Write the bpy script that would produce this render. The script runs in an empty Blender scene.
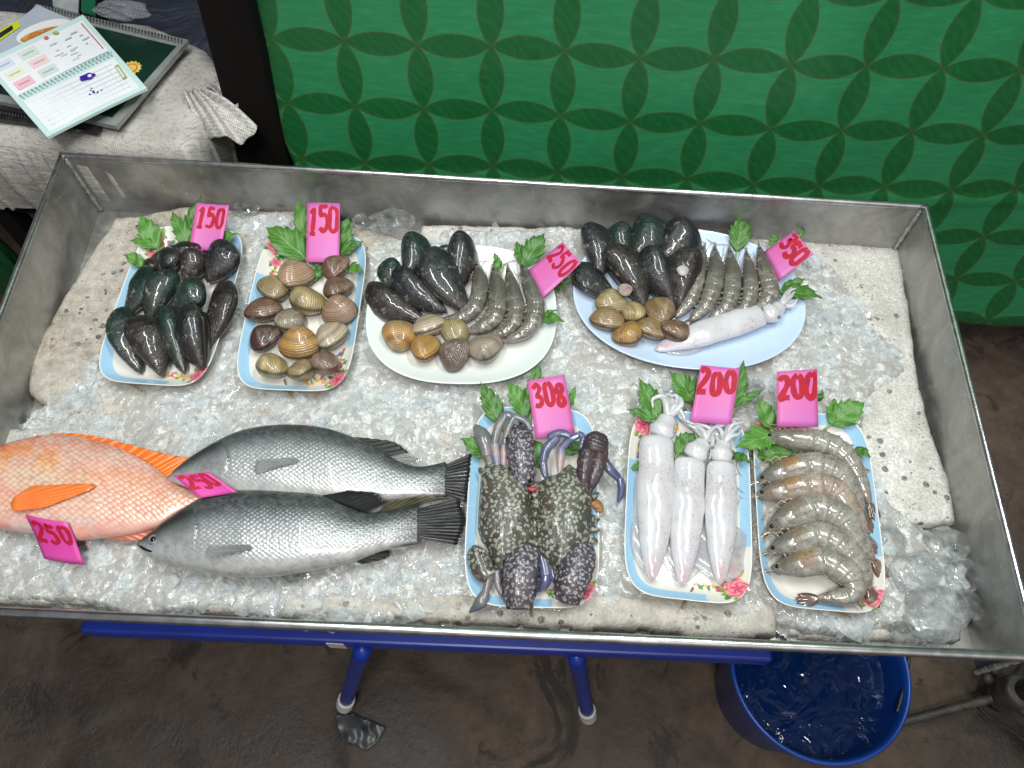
import bpy, math, random
import numpy as np
from mathutils import Matrix, Vector, noise as mnoise
random.seed(7); rng = np.random.default_rng(7)
PI = math.pi
sc = bpy.context.scene
col = sc.collection
RIM = 0.58                       # height of the tray rim above the ground
ICE = RIM - 0.078                # mean height of the ice
# ------------------------------------------------------------------ camera
FPX, PITCH, YAW, ROLL = 796.725, 0.490186, 0.065095, -0.005134
CAM = np.array([0.652872, -0.732904, RIM + 0.807453])
RM = np.array((Matrix.Rotation(YAW, 3, 'Z') @ Matrix.Rotation(PITCH, 3, 'X') @ Matrix.Rotation(ROLL, 3, 'Z')))
cd = bpy.data.cameras.new('camera'); cam = bpy.data.objects.new('camera', cd); col.objects.link(cam)
cam.matrix_world = Matrix.Translation(CAM.tolist()) @ Matrix(RM.tolist()).to_4x4()
cd.sensor_width = 36; cd.lens = FPX/1024*36; cd.clip_start = 0.02; cd.clip_end = 60
sc.camera = cam
def at(u, v, z):                 # point of the horizontal plane z seen at photo point (u, v)
    d = RM @ np.array([(u-512)/FPX, -(v-384)/FPX, -1.0])
    return CAM + d*((z-CAM[2])/d[2])
def ati(u, v, h=0.0): return at(u, v, ICE+h)
def aty(u, v, y):
    d = RM @ np.array([(u-512)/FPX, -(v-384)/FPX, -1.0])
    return CAM + d*((y-CAM[1])/d[1])
def Z(ox, oy, s):                # coordinates read off an enlarged crop
    return lambda x, y: (ox+x/s, oy+y/s)
# ------------------------------------------------------------------ noise
def vnoise(x, y, seed=0):
    x = np.asarray(x, float); y = np.asarray(y, float)
    xi = np.floor(x).astype(np.int64); yi = np.floor(y).astype(np.int64); fx = x-xi; fy = y-yi
    fx = fx*fx*(3-2*fx); fy = fy*fy*(3-2*fy)
    def h(a, b):
        n = (a*374761393 + b*668265263 + seed*1442695041) & 0xffffffff
        n = ((n ^ (n >> 13))*1274126177) & 0xffffffff
        return ((n ^ (n >> 16)) & 0xffff)/65535.0
    return (h(xi, yi)*(1-fx)+h(xi+1, yi)*fx)*(1-fy)+(h(xi, yi+1)*(1-fx)+h(xi+1, yi+1)*fx)*fy
def fbm(x, y, o=4, seed=0):
    s = 0; a = .5
    for i in range(o):
        s = s + a*vnoise(x, y, seed+i); x = x*2.03+7.1; y = y*2.03+3.3; a *= .5
    return s
def worley(x, y, seed=0):        # F1 and F2-F1
    xi = np.floor(x).astype(np.int64); yi = np.floor(y).astype(np.int64)
    f1 = np.full(x.shape, 9.); f2 = np.full(x.shape, 9.); hh = np.zeros(x.shape)
    for dx in (-1, 0, 1):
        for dy in (-1, 0, 1):
            a = xi+dx; b = yi+dy
            n = (a*374761393 + b*668265263 + seed*1442695041) & 0xffffffff
            n = ((n ^ (n >> 13))*1274126177) & 0xffffffff; n = n ^ (n >> 16)
            px = a+(n & 1023)/1023.; py = b+((n >> 10) & 1023)/1023.
            d = np.hypot(px-x, py-y); hv = ((n >> 20) & 255)/255.
            m = d < f1
            f2 = np.where(m, f1, np.minimum(f2, d)); hh = np.where(m, hv, hh); f1 = np.where(m, d, f1)
    return f1, f2-f1, hh
# ------------------------------------------------------------------ objects
def tag(o, label=None, cat=None, group=None, kind=None):
    if label: o['label'] = label
    if cat: o['category'] = cat
    if group: o['group'] = group
    if kind: o['kind'] = kind
    return o
def empty(name, loc):
    o = bpy.data.objects.new(name, None); col.objects.link(o); o.location = [float(c) for c in loc]
    o['o'] = 0; ORG[o.name] = np.array(loc, float); del o['o']; return o
ORG = {}; MWS = {}
def mesh(name, V, F, mat, parent=None, smooth=True, uv=None, vc=None, org=None, mw=None):
    """V in world space (or local when mw is given); one mesh object"""
    V = np.array(V, float)
    me = bpy.data.meshes.new(name)
    if mw is None:
        o3 = np.zeros(3) if (parent is not None and parent.name in MWS) else ORG[parent.name] if parent is not None else (np.array(org, float) if org is not None else np.array([V[:, 0].mean(), V[:, 1].mean(), V[:, 2].min()]))
        V = V-o3
    me.from_pydata(V.tolist(), [], [tuple(int(i) for i in f) for f in F])
    if smooth: me.polygons.foreach_set('use_smooth', [True]*len(me.polygons))
    if uv is not None or vc is not None:
        li = np.empty(len(me.loops), dtype=np.int32); me.loops.foreach_get('vertex_index', li)
    if uv is not None:
        l = me.uv_layers.new(name='UVMap'); l.data.foreach_set('uv', np.asarray(uv, float)[li].ravel())
    if vc is not None:
        c = np.ones((len(V), 4)); c[:, :np.asarray(vc).shape[1]] = vc
        a = me.color_attributes.new('col', 'FLOAT_COLOR', 'POINT'); a.data.foreach_set('color', c.ravel())
    me.materials.append(mat); me.update()
    ob = bpy.data.objects.new(name, me); col.objects.link(ob)
    if mw is not None:
        if parent is not None: ob.parent = parent
        ob.matrix_local = mw; MWS[ob.name] = mw
        ORG[ob.name] = np.array(mw.translation)
    else:
        if parent is not None:
            ob.parent = parent; ORG[ob.name] = o3
            if parent.name in MWS: ob.matrix_local = MWS[parent.name].inverted()
        else: ob.location = o3.tolist(); ORG[ob.name] = o3
    return ob
def grid_faces(n, m, wrap=False, off=0):   # n rows, m columns
    F = []
    for i in range(n-1):
        for j in range(m if wrap else m-1):
            k = (j+1) % m
            F.append((off+i*m+j, off+i*m+k, off+(i+1)*m+k, off+(i+1)*m+j))
    return F
def merge(parts):
    V = []; F = []; n = 0
    for v, f in parts:
        V.append(np.asarray(v, float)); F += [tuple(i+n for i in q) for q in f]; n += len(v)
    return np.concatenate(V), F
def box(c, s, rot=None):
    x, y, z = [k/2 for k in s]
    v = np.array([(a, b, d) for a in (-x, x) for b in (-y, y) for d in (-z, z)])
    if rot is not None: v = v @ np.array(rot).T
    return v+np.array(c), [(0, 1, 3, 2), (4, 6, 7, 5), (0, 4, 5, 1), (2, 3, 7, 6), (0, 2, 6, 4), (1, 5, 7, 3)]
def spline(pts, n):
    P = np.array(pts, float)
    if len(P) == 2: 
        t = np.linspace(0, 1, n)[:, None]; return P[0]*(1-t)+P[1]*t
    P = np.vstack([2*P[0]-P[1], P, 2*P[-1]-P[-2]]); k = len(P)-3; out = []
    for t in np.linspace(0, k-1e-6, n):
        i = int(t); f = t-i; a, b, c, d = P[i:i+4]
        out.append(.5*((2*b)+(-a+c)*f+(2*a-5*b+4*c-d)*f*f+(-a+3*b-3*c+d)*f**3))
    return np.array(out)
def tube(C, r, m=10, flat=1.0, cap=True):
    """tube along points C, radius array r (in plane), vertical radius r*flat; returns V,F,uv"""
    C = np.asarray(C, float); n = len(C); r = np.broadcast_to(np.asarray(r, float), (n,))
    T = np.gradient(C, axis=0); T /= np.linalg.norm(T, axis=1)[:, None]+1e-12
    up = np.array([0, 0, 1.]); V = []; uv = []
    prev = None
    for i in range(n):
        s = np.cross(T[i], up)
        if np.linalg.norm(s) < .25: s = prev if prev is not None else np.array([1., 0, 0])
        s = s-T[i]*s.dot(T[i]); s /= np.linalg.norm(s); prev = s; w = np.cross(s, T[i])
        for j in range(m):
            a = 2*PI*j/m; V.append(C[i]+s*r[i]*math.cos(a)+w*r[i]*flat*math.sin(a)); uv.append((i/(n-1), j/m))
    F = grid_faces(n, m, True)
    if cap: F.append(tuple(range(m-1, -1, -1))); F.append(tuple(range((n-1)*m, n*m)))
    return np.array(V), F, np.array(uv)
def lathe(prof, m=48, c=(0, 0, 0)):
    V = []; 
    for r, z in prof:
        for j in range(m): a = 2*PI*j/m; V.append((c[0]+r*math.cos(a), c[1]+r*math.sin(a), c[2]+z))
    return np.array(V), grid_faces(len(prof), m, True)
def frame(A, B, roll=0.0):
    """4x4 with x from A to B, origin at A, z as near up as possible"""
    A = np.array(A, float); B = np.array(B, float); x = B-A; L = np.linalg.norm(x); x /= L
    y = np.cross([0, 0, 1.], x); y /= np.linalg.norm(y); z = np.cross(x, y)
    c, s = math.cos(roll), math.sin(roll); y, z = y*c+z*s, z*c-y*s
    M = np.eye(4); M[:3, 0] = x; M[:3, 1] = y; M[:3, 2] = z; M[:3, 3] = A
    return Matrix(M.tolist()), L
# ------------------------------------------------------------------ materials
class NT:
    def __init__(s, name):
        s.m = bpy.data.materials.new(name); s.m.use_nodes = True; s.t = s.m.node_tree; s.t.nodes.clear()
        s.out = s.t.nodes.new('ShaderNodeOutputMaterial'); s.b = s.t.nodes.new('ShaderNodeBsdfPrincipled')
        s.t.links.new(s.b.outputs[0], s.out.inputs[0]); s.c = {}
    def n(s, t, **k):
        x = s.t.nodes.new('ShaderNode'+t)
        for a, b in k.items():
            if a.startswith('i_'):
                q = a[2:]; q = int(q) if q.isdigit() else q.replace('_', ' ')
                s.set(x.inputs[q], b)
            else: setattr(x, a, b)
        return x
    def set(s, inp, v):
        if hasattr(v, 'is_output') or isinstance(v, bpy.types.NodeSocket): s.t.links.new(v, inp)
        else: inp.default_value = v
    def co(s, k='Object'):
        if k not in s.c: s.c[k] = s.t.nodes.new('ShaderNodeTexCoord')
        return s.c[k].outputs[k]
    def noise(s, scale, detail=4, rough=.55, vec=None, dist=0):
        return s.n('TexNoise', i_Vector=vec or s.co(), i_Scale=scale, i_Detail=detail, i_Roughness=rough, i_Distortion=dist).outputs[0]
    def vor(s, scale, vec=None, feature='F1', out=0, rnd=1.0):
        return s.n('TexVoronoi', feature=feature, i_Vector=vec or s.co(), i_Scale=scale, i_Randomness=rnd).outputs[out]
    def ramp(s, f, *st):
        r = s.t.nodes.new('ShaderNodeValToRGB'); s.set(r.inputs[0], f); e = r.color_ramp.elements
        while len(e) < len(st): e.new(.5)
        for i, (p, c) in enumerate(st):
            e[i].position = p; c = (c, c, c) if isinstance(c, (int, float)) else c; e[i].color = (*c[:3], 1)
        return r.outputs[0]
    def mix(s, f, a, b, mode='MIX'):
        x = s.t.nodes.new('ShaderNodeMix'); x.data_type = 'RGBA'; x.blend_type = mode
        s.set(x.inputs[0], f)
        for i, v in ((6, a), (7, b)):
            if isinstance(v, tuple): v = (*v[:3], 1)
            s.set(x.inputs[i], v)
        return x.outputs[2]
    def math(s, op, a, b=0.0, c=None):
        x = s.t.nodes.new('ShaderNodeMath'); x.operation = op; s.set(x.inputs[0], a); s.set(x.inputs[1], b)
        if c is not None: s.set(x.inputs[2], c)
        return x.outputs[0]
    def vmap(s, vec, scale=(1, 1, 1), rot=(0, 0, 0), loc=(0, 0, 0)):
        return s.n('Mapping', i_Vector=vec, i_Scale=scale, i_Rotation=rot, i_Location=loc).outputs[0]
    def bump(s, h, strength=.3, dist=.002, prev=None):
        x = s.n('Bump', i_Height=h, i_Strength=strength, i_Distance=dist)
        if prev is not None: s.t.links.new(prev, x.inputs['Normal'])
        s.t.links.new(x.outputs[0], s.b.inputs['Normal']); return x.outputs[0]
    def p(s, **k):
        for a, v in k.items():
            if isinstance(v, tuple) and len(v) == 3 and a != 'Subsurface_Radius': v = (*v, 1)
            s.set(s.b.inputs[a.replace('_', ' ')], v)
        return s
def simple(name, c, rough=.5, c2=None, scale=30, bump=0, bscale=60, bd=.001, detail=4, lo=.35, hi=.65, **k):
    s = NT(name)
    s.p(Base_Color=c, Roughness=rough, **k)
    if c2 is not None: s.p(Base_Color=s.ramp(s.noise(scale, detail), (lo, c), (hi, c2)))
    if bump: s.bump(s.noise(bscale, 5), bump, bd)
    return s.m
def empty(name, loc):
    o = bpy.data.objects.new(name, None); col.objects.link(o); o.location = [float(c) for c in loc]
    ORG[o.name] = np.array(loc, float); return o
# ================================================================== world and lamps
w = bpy.data.worlds.new('World'); sc.world = w; w.use_nodes = True
wt = w.node_tree; bg = wt.nodes['Background']
sky = wt.nodes.new('ShaderNodeTexSky'); sky.sky_type = 'NISHITA'; sky.sun_disc = False
sky.sun_elevation = math.radians(50); sky.sun_rotation = math.radians(160); sky.air_density = .6; sky.dust_density = 3
hs = wt.nodes.new('ShaderNodeHueSaturation'); hs.inputs['Saturation'].default_value = .35
wt.links.new(sky.outputs[0], hs.inputs['Color']); wt.links.new(hs.outputs[0], bg.inputs[0]); bg.inputs[1].default_value = .055
def lamp(name, loc, power, sx, sy, color=(1, 1, 1), rz=0, aim=(.57, -.3, RIM)):
    l = bpy.data.lights.new(name, 'AREA'); l.shape = 'RECTANGLE'; l.size = sx; l.size_y = sy; l.energy = power; l.color = color
    o = bpy.data.objects.new(name, l); col.objects.link(o); o.location = loc
    d = Vector(aim)-Vector(loc); q = d.to_track_quat('-Z', 'Y'); o.rotation_euler = q.to_euler(); return o
lamp('tube_lamp', (.25, -.35, 2.25), 19, 1.1, .05, (.96, 1, .98))
lamp('tube_lamp', (1.15, -.1, 2.3), 16, .9, .05, (.96, 1, .98))
lamp('awning_lamp', (.6, -1.2, 2.6), 21, .30, .30, (1, .98, .95))
sc.view_settings.view_transform = 'Standard'; sc.view_settings.look = 'None'; sc.view_settings.exposure = -.06; sc.view_settings.gamma = 1
sc.cycles.use_denoising = True; sc.cycles.max_bounces = 8; sc.cycles.transmission_bounces = 8; sc.cycles.transparent_max_bounces = 8
sc.cycles.sample_clamp_indirect = 4; sc.cycles.caustics_refractive = False; sc.cycles.caustics_reflective = False

# ================================================================== ground
def ground():
    n = 200
    xs = np.concatenate([np.linspace(-12, -1.2, 20), np.linspace(-1.15, 2.6, n), np.linspace(2.7, 13, 20)])
    ys = np.concatenate([np.linspace(-12, -1.7, 20), np.linspace(-1.65, 1.2, n), np.linspace(1.3, 13, 20)])
    X, Y = np.meshgrid(xs, ys)
    Zz = .012*(fbm(X*4, Y*4, 5, 3)-.5)+.004*(fbm(X*40, Y*40, 3, 9)-.5)
    f1, f2, _ = worley(X*2.3+fbm(X*5, Y*5, 2, 5), Y*2.3, 4)
    Zz -= .008*np.exp(-(f2/.03)**2)
    V = np.stack([X.ravel(), Y.ravel(), Zz.ravel()-.004], 1)
    s = NT('packed_dirty_concrete')
    big = s.noise(2.2, 6, .6, dist=.6); fine = s.noise(26, 8, .7)
    c = s.ramp(big, (.34, (.016, .010, .006)), (.5, (.078, .049, .032)), (.66, (.165, .115, .080)))
    c = s.mix(s.ramp(fine, (.35, 0.), (.65, .75)), c, (.03, .023, .018))
    sp = s.ramp(s.vor(55), (.05, 1.), (.12, 0.)); sp = s.math('MULTIPLY', sp, s.ramp(s.noise(9, 3), (.55, 0.), (.7, .5)))
    c = s.mix(sp, c, (.22, .18, .14)); c = s.mix(s.ramp(s.noise(6, 7, .75, dist=1.5), (.56, 0.), (.62, .8)), c, (.012, .009, .007))
    s.p(Base_Color=c, Roughness=s.ramp(big, (.35, .35), (.6, .8))); s.bump(s.noise(60, 8, .7), .6, .004)
    tag(mesh('ground', V, grid_faces(len(ys), len(xs)), s.m, org=(0, 0, 0)), kind='structure')
ground()

# ================================================================== green patterned cloth behind the stall
S = .0954945; GX, GY, GZ, PH, TL = .3805, .121946, RIM+.105637, .005576, -.130377
def cloth():
    ex = np.array([math.cos(PH), math.sin(PH), 0]); dn = np.array([-math.sin(PH)*math.sin(TL), math.cos(PH)*math.sin(TL), -math.cos(TL)])
    O = np.array([GX, GY, GZ]); nn = np.cross(ex, dn)
    ni, nj = 260, 150
    i = np.linspace(-1.38, 16, ni); j = np.linspace(-11, 5.17, nj); I, J = np.meshgrid(i, j)
    left = -1.5+.112*(J+1.1)      # the left edge of the cloth runs at a slant
    I2 = left+(I+1.38)/17.38*(16-left)
    wav = .030*(fbm(I2*.42, J*.10, 3, 2)-.5)+.007*(fbm(I2*1.1+J*.3, J*.5, 3, 12)-.5)+.003*np.sin(I2*2.2+J*.3)+.0035*np.exp(-((J-2.23)/.03)**2)-.006*np.exp(-((J-5.17)/.1)**2)
    J2 = J+.05*np.sin(I2*1.3)*(J > 5)
    P = O+ex*(I2[..., None]*S)+dn*(J2[..., None]*S)+nn*(-wav[..., None])
    V = P.reshape(-1, 3); uv = np.stack([I2.ravel(), J2.ravel()], 1)
    s = NT('green_printed_oilcloth')
    uvn = s.co('UV'); warp = s.noise(1.2, 2, .5, uvn)
    sep = s.n('SeparateXYZ', i_Vector=uvn)
    x = s.math('ABSOLUTE', s.math('SUBTRACT', s.math('FRACT', s.math('ADD', sep.outputs[0], 20.0)), .5))
    y = s.math('ABSOLUTE', s.math('SUBTRACT', s.math('FRACT', s.math('ADD', sep.outputs[1], 20.0)), .5))
    def dist(a, b):
        c = s.math('SUBTRACT', 1.15, b); return s.math('SQRT', s.math('ADD', s.math('MULTIPLY', a, a), s.math('MULTIPLY', c, c)))
    d = s.math('MINIMUM', dist(x, y), dist(y, x))
    inside = s.math('LESS_THAN', d, .82)
    line = s.math('LESS_THAN', s.math('ABSOLUTE', s.math('SUBTRACT', d, .822)), .011)
    gr = s.noise(9, 5, .65, s.vmap(uvn, (1, 1, 1), (0, 0, .9)), 2.4)
    st = s.n('TexWave', wave_type='BANDS', i_Vector=s.vmap(uvn, (1, 1, 1), (0, 0, .75)), i_Scale=2.2, i_Distortion=9, i_Detail=4, i_Detail_Scale=1.4).outputs[1]
    st2 = s.ramp(s.noise(3, 5, .6, s.vmap(uvn, (1, 5, 1), (0, 0, .8))), (.45, 0.), (.75, 1.))
    bgc = s.mix(st2, (.022, .20, .075), (.032, .25, .100))
    lf = s.mix(s.ramp(st, (.55, 0.), (.95, .45)), (.009, .105, .026), (.015, .14, .042))
    c = s.mix(inside, bgc, lf); c = s.mix(s.math('MULTIPLY', line, .65), c, (.055, .075, .02))
    s.p(Base_Color=c, Roughness=.36, Specular_IOR_Level=.5); s.bump(s.noise(2.2, 3, .5, uvn), .18, .008)
    o = mesh('hanging_cloth', V, grid_faces(nj, ni), s.m, uv=uv)
    tag(o, 'green oilcloth with interlaced leaf circles hanging behind the steel tray', 'cloth')
    m = o.modifiers.new('t', 'SOLIDIFY'); m.thickness = .0012
cloth()
m_dwood = simple('dark_wood', (.003, .0025, .0025), .85, (.008, .006, .005), 8, .4, 30, .003, Specular_IOR_Level=.15)
def post():
    # leaning dark board at the left edge of the cloth
    A = [aty(206, -4, .13), aty(256, -4, .125), aty(297, 168, .118), aty(252, 168, .124)]
    top = np.array(A[:2]); bot = np.array(A[2:][::-1]); d = bot-top
    q = [top[0]-d[0]*1.2, top[1]-d[1]*1.2, bot[1]+d[1]*2.0, bot[0]+d[0]*2.0]
    for p in q: p[2] = max(p[2], .0)
    q = np.array(q); b = q+np.array([0, .03, 0]); V = np.vstack([q, b])
    F = [(3, 2, 1, 0), (4, 5, 6, 7), (0, 1, 5, 4), (1, 2, 6, 5), (2, 3, 7, 6), (3, 0, 4, 7)]
    o = mesh('wooden_board', V-np.array([0, .022, 0]), F, m_dwood, smooth=False)
    tag(o, 'near-black wooden board leaning along the left edge of the green cloth', 'board')
    m = o.modifiers.new('b', 'BEVEL'); m.width = .003; m.segments = 2
post()
def back_wall():
    V, F = box((-.9, 1.0, 1.0), (2.6, .03, 2.4)); 
    tag(mesh('dark_wall', V, F, simple('dark_boards', (.008, .008, .012), .8, (.018, .016, .018), 6), smooth=False), 'black boarded wall in the shade behind the sack', 'wall')
back_wall()

# ================================================================== steel tray
m_steel = (lambda s: (s.p(Metallic=.92, Base_Color=s.mix(s.ramp(s.noise(14, 6, .65, dist=.5), (.35, 0.), (.7, 1.)), (.35, .345, .34), (.6, .595, .585)),
    Roughness=s.ramp(s.noise(9, 6, .7), (.3, .26), (.7, .5))), s.bump(s.noise(180, 3), .12, .0008), s.m)[-1])(NT('stained_steel'))
def steel2():
    s = NT('wet_stained_steel')
    blot = s.noise(22, 7, .7, dist=.8); streak = s.noise(10, 5, .6, s.vmap(s.co(), (3, 3, .5)))
    c = s.mix(s.ramp(blot, (.4, 0.), (.68, .85)), (.34, .335, .32), (.56, .555, .54))
    c = s.mix(s.ramp(streak, (.5, 0.), (.75, .5)), c, (.22, .205, .18))
    dots = s.math('MULTIPLY', s.ramp(s.vor(70), (.06, 1.), (.16, 0.)), s.ramp(s.noise(11, 2), (.45, 0.), (.6, .8)))
    c = s.mix(dots, c, (.6, .6, .58))
    s.p(Metallic=.75, Base_Color=c, Roughness=s.ramp(blot, (.3, .28), (.7, .55))); s.bump(s.noise(120, 4), .25, .001); return s.m
m_steelw = steel2()
m_rim = simple('bright_rim_steel', (.62, .62, .62), .24, (.4, .4, .4), 60, Metallic=.95)
C_BL, C_BR, C_FR, C_FL = at(62, 155, RIM), at(925, 207, RIM), at(1038, 657, RIM), at(-113, 607, RIM)
DEP = .112
def tray():
    cs = [C_BL, C_BR, C_FR, C_FL]; cen = sum(cs)/4
    SL = [0, 0, .020, 0]
    root = empty('steel_tray', (cen[0], cen[1], RIM-DEP-.004))
    tag(root, 'large shallow rectangular stainless steel tray full of foam and crushed ice', 'tray')
    def off(c, k, z): d = c-cen; return np.array([c[0]-np.sign(d[0])*k, c[1]-np.sign(d[1])*k, z])
    cs_ = cs; cs = [c+np.array([0, .020*(k > 1), 0]) for k, c in enumerate(cs_)]
    V = [off(c, 0, RIM-DEP) for c in cs]+[off(c, 0, RIM-DEP-.003) for c in cs]
    mesh('tray_floor', V, [(3, 2, 1, 0), (4, 5, 6, 7)]+[(i, (i+1) % 4, 4+(i+1) % 4, 4+i) for i in range(4)], m_steelw, root, smooth=False)
    cs = cs_
    for i in range(4):
        a, b = cs[i], cs[(i+1) % 4]; n = 90
        t = np.linspace(0, 1, n); hs_ = np.linspace(0, 1, 12)
        d = (b-a)/np.linalg.norm(b-a); nrm = np.array([d[1], -d[0], 0]); P = []
        for side in (0, .0022):
            for h in hs_:
                dent = .0016*(fbm(t*14+i*9, np.full(n, h*2.), 3, 5)-.5)*math.sin(PI*h)*2
                P.append(a+(b-a)*t[:, None]+nrm*(side-.0011+dent)[:, None] + nrm*(SL[i]*h) - np.array([0, 0, 1])*(h*(DEP+.001)+.0008))
        P = np.array(P); V = P.reshape(-1, 3)
        F = grid_faces(12, n)+[f[::-1] for f in grid_faces(12, n, off=12*n)]
        mesh('tray_wall', V, F, m_steelw, root)
        # folded rim
        t = np.linspace(-.0018, 1.0018, 120); wob = .0007*(fbm(t*22+i*5, t*0, 3, 1)-.5)
        Cc = a+(b-a)*t[:, None]+np.array([0, 0, 1])*wob[:, None]
        v, f, _ = tube(Cc, (.0040, .0038, .0052, .0038)[i], 12, 1.1); mesh('tray_rim', v, f, m_rim, root)
    for i, c in enumerate(cs):    # weld beads up the corners
        dd = (cen-c)/np.linalg.norm((cen-c)[:2]); dd[2] = 0
        k = 40; zz = np.linspace(RIM-.004, RIM-DEP+.002, k); r = .0022+.002*vnoise(np.arange(k)*.7, np.zeros(k)+i)
        Cc = np.stack([c[0]+dd[0]*.004+0*zz, c[1]+dd[1]*.004+0*zz, zz], 1); v, f, _ = tube(Cc, r, 8)
        mesh('weld_bead', v, f, m_weld, root)
m_weld = simple('weld', (.28, .29, .27), .6, (.5, .52, .48), 90, .8, 200, .002, Metallic=.5)
tray()

# ================================================================== folding table
m_blue = simple('blue_enamel', (.004, .02, .22), .35, (.006, .03, .30), 20)
m_wrub = simple('white_rubber', (.75, .73, .68), .6, (.5, .47, .42), 40)
def table():
    root = empty('folding_table', (.58, -.3, 0)); tag(root, 'low blue steel folding table under the tray with white-capped legs', 'table')
    zt = RIM-DEP-.005
    a = at(90, 637, zt-.028)+np.array([0, .012, 0]); b = at(766, 665.5, zt-.028)+np.array([0, .012, 0])
    y0 = (a[1]+b[1])/2; x0, x1 = a[0], b[0]
    def bar(name, p, q, sy, sz, ends=None):
        p = np.array(p); q = np.array(q); c = (p+q)/2; d = q-p; L = np.linalg.norm(d); ang = math.atan2(d[1], d[0])
        R = [[math.cos(ang), -math.sin(ang), 0], [math.sin(ang), math.cos(ang), 0], [0, 0, 1]]
        v, f = box(c, (L, sy, sz), R); o = mesh(name, v, f, m_blue, root, smooth=False); m = o.modifiers.new('b', 'BEVEL'); m.width = .004; m.segments = 3; return o
    zb = zt-.014
    bar('front_rail', (x0, a[1], zb), (x1, b[1], zb), .024, .030)
    bar('back_rail', (x0, -.03, zb), (x1, -.03, zb), .024, .026)
    bar('side_rail', (x0+.012, a[1]+.014, zb), (x0+.012, -.044, zb), .022, .024)
    bar('side_rail', (x1-.012, b[1]+.014, zb), (x1-.012, -.044, zb), .022, .024)
    v, f = box(((x0+x1)/2, (y0-.03)/2, zt-.003), (x1-x0-.03, -y0-.03-.03, .004)); mesh('table_top', v, f, m_blue, root, smooth=False)
    zl = zb-.012; feet = []
    for (tu, tv, bu, bv) in ((363, 648, 345, 704), (576, 655, 588, 715)):
        T = at(tu, tv, zl); B = at(bu, bv, .02); T[2] = zl
        B2 = B.copy(); feet.append((T, B2))
        T3 = np.array([T[0], -.06, zl]); B3 = np.array([B[0], -.01, .02]); feet.append((T3, B3))
    for T, B in feet:
        v, f, _ = tube(spline([T, B], 12), .0105, 14); lg = mesh('leg', v, f, m_blue, root)
        d = (B-T)/np.linalg.norm(B-T); a1 = B-d*.048; e = B+d*.018; e[2] = max(e[2], 0.001)
        v, f, _ = tube(spline([a1, a1+d*.004, B, e], 10), [.0128, .0135, .0135, .0138, .0138, .0138, .014, .014, .013, .011], 14); mesh('rubber_foot', v, f, m_wrub, lg)
    ctr = at(344, 650, zb); q = at(328, 646, zb); q2 = at(345, 649, zb)
    xs, xe = q[0], q2[0]; yy = a[1]+(b[1]-a[1])*((xs+xe)/2-x0)/(x1-x0)-.0125
    v, f = box(((xs+xe)/2, yy, zb+.0), (xe-xs, .0012, .024)); mesh('sticker', v, f, simple('paper_sticker', (.55, .5, .42), .6), root, smooth=False)
table()
# ================================================================== foam slabs and ice
def poly_sd(X, Y, P):
    """signed distance to polygon, positive inside"""
    P = np.asarray(P); d = np.full(X.shape, 1e9); ins = np.zeros(X.shape, bool); n = len(P)
    for i in range(n):
        a, b = P[i], P[(i+1) % n]; e = b-a; t = np.clip(((X-a[0])*e[0]+(Y-a[1])*e[1])/(e@e), 0, 1)
        d = np.minimum(d, np.hypot(X-a[0]-t*e[0], Y-a[1]-t*e[1]))
        c = ((a[1] > Y) != (b[1] > Y)); xi = (b[0]-a[0])*(Y-a[1])/(b[1]-a[1]+1e-12)+a[0]; ins ^= c & (X < xi)
    return np.where(ins, d, -d)
def clear(s, nz, lo, hi, cl=None):
    # ice lets light straight through except where it turns edge-on or holds white bubbles
    s.p(Base_Color=(.93, .95, .96), Roughness=.04, Transmission_Weight=0., Specular_IOR_Level=.8, Coat_Weight=1., Coat_Roughness=.02)
    nb = s.bump(s.noise(nz, 3, .5), .5, .002)
    lw = s.n('LayerWeight', i_Blend=.45); s.t.links.new(nb, lw.inputs['Normal'])
    f = s.math('ADD', s.math('MULTIPLY', s.math('POWER', lw.outputs['Facing'], 1.6), hi), lo)
    if cl is not None: f = s.math('MINIMUM', s.math('ADD', f, s.math('MULTIPLY', cl, .5)), .9)
    tr = s.n('BsdfTransparent'); tr.inputs[0].default_value = (.97, .985, .99, 1); mx = s.n('MixShader'); s.set(mx.inputs[0], f)
    s.t.links.new(tr.outputs[0], mx.inputs[1]); s.t.links.new(s.b.outputs[0], mx.inputs[2]); s.t.links.new(mx.outputs[0], s.out.inputs[0])
def px(poly, h=0): return [ati(u, v, h)[:2] for u, v in poly]
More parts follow.
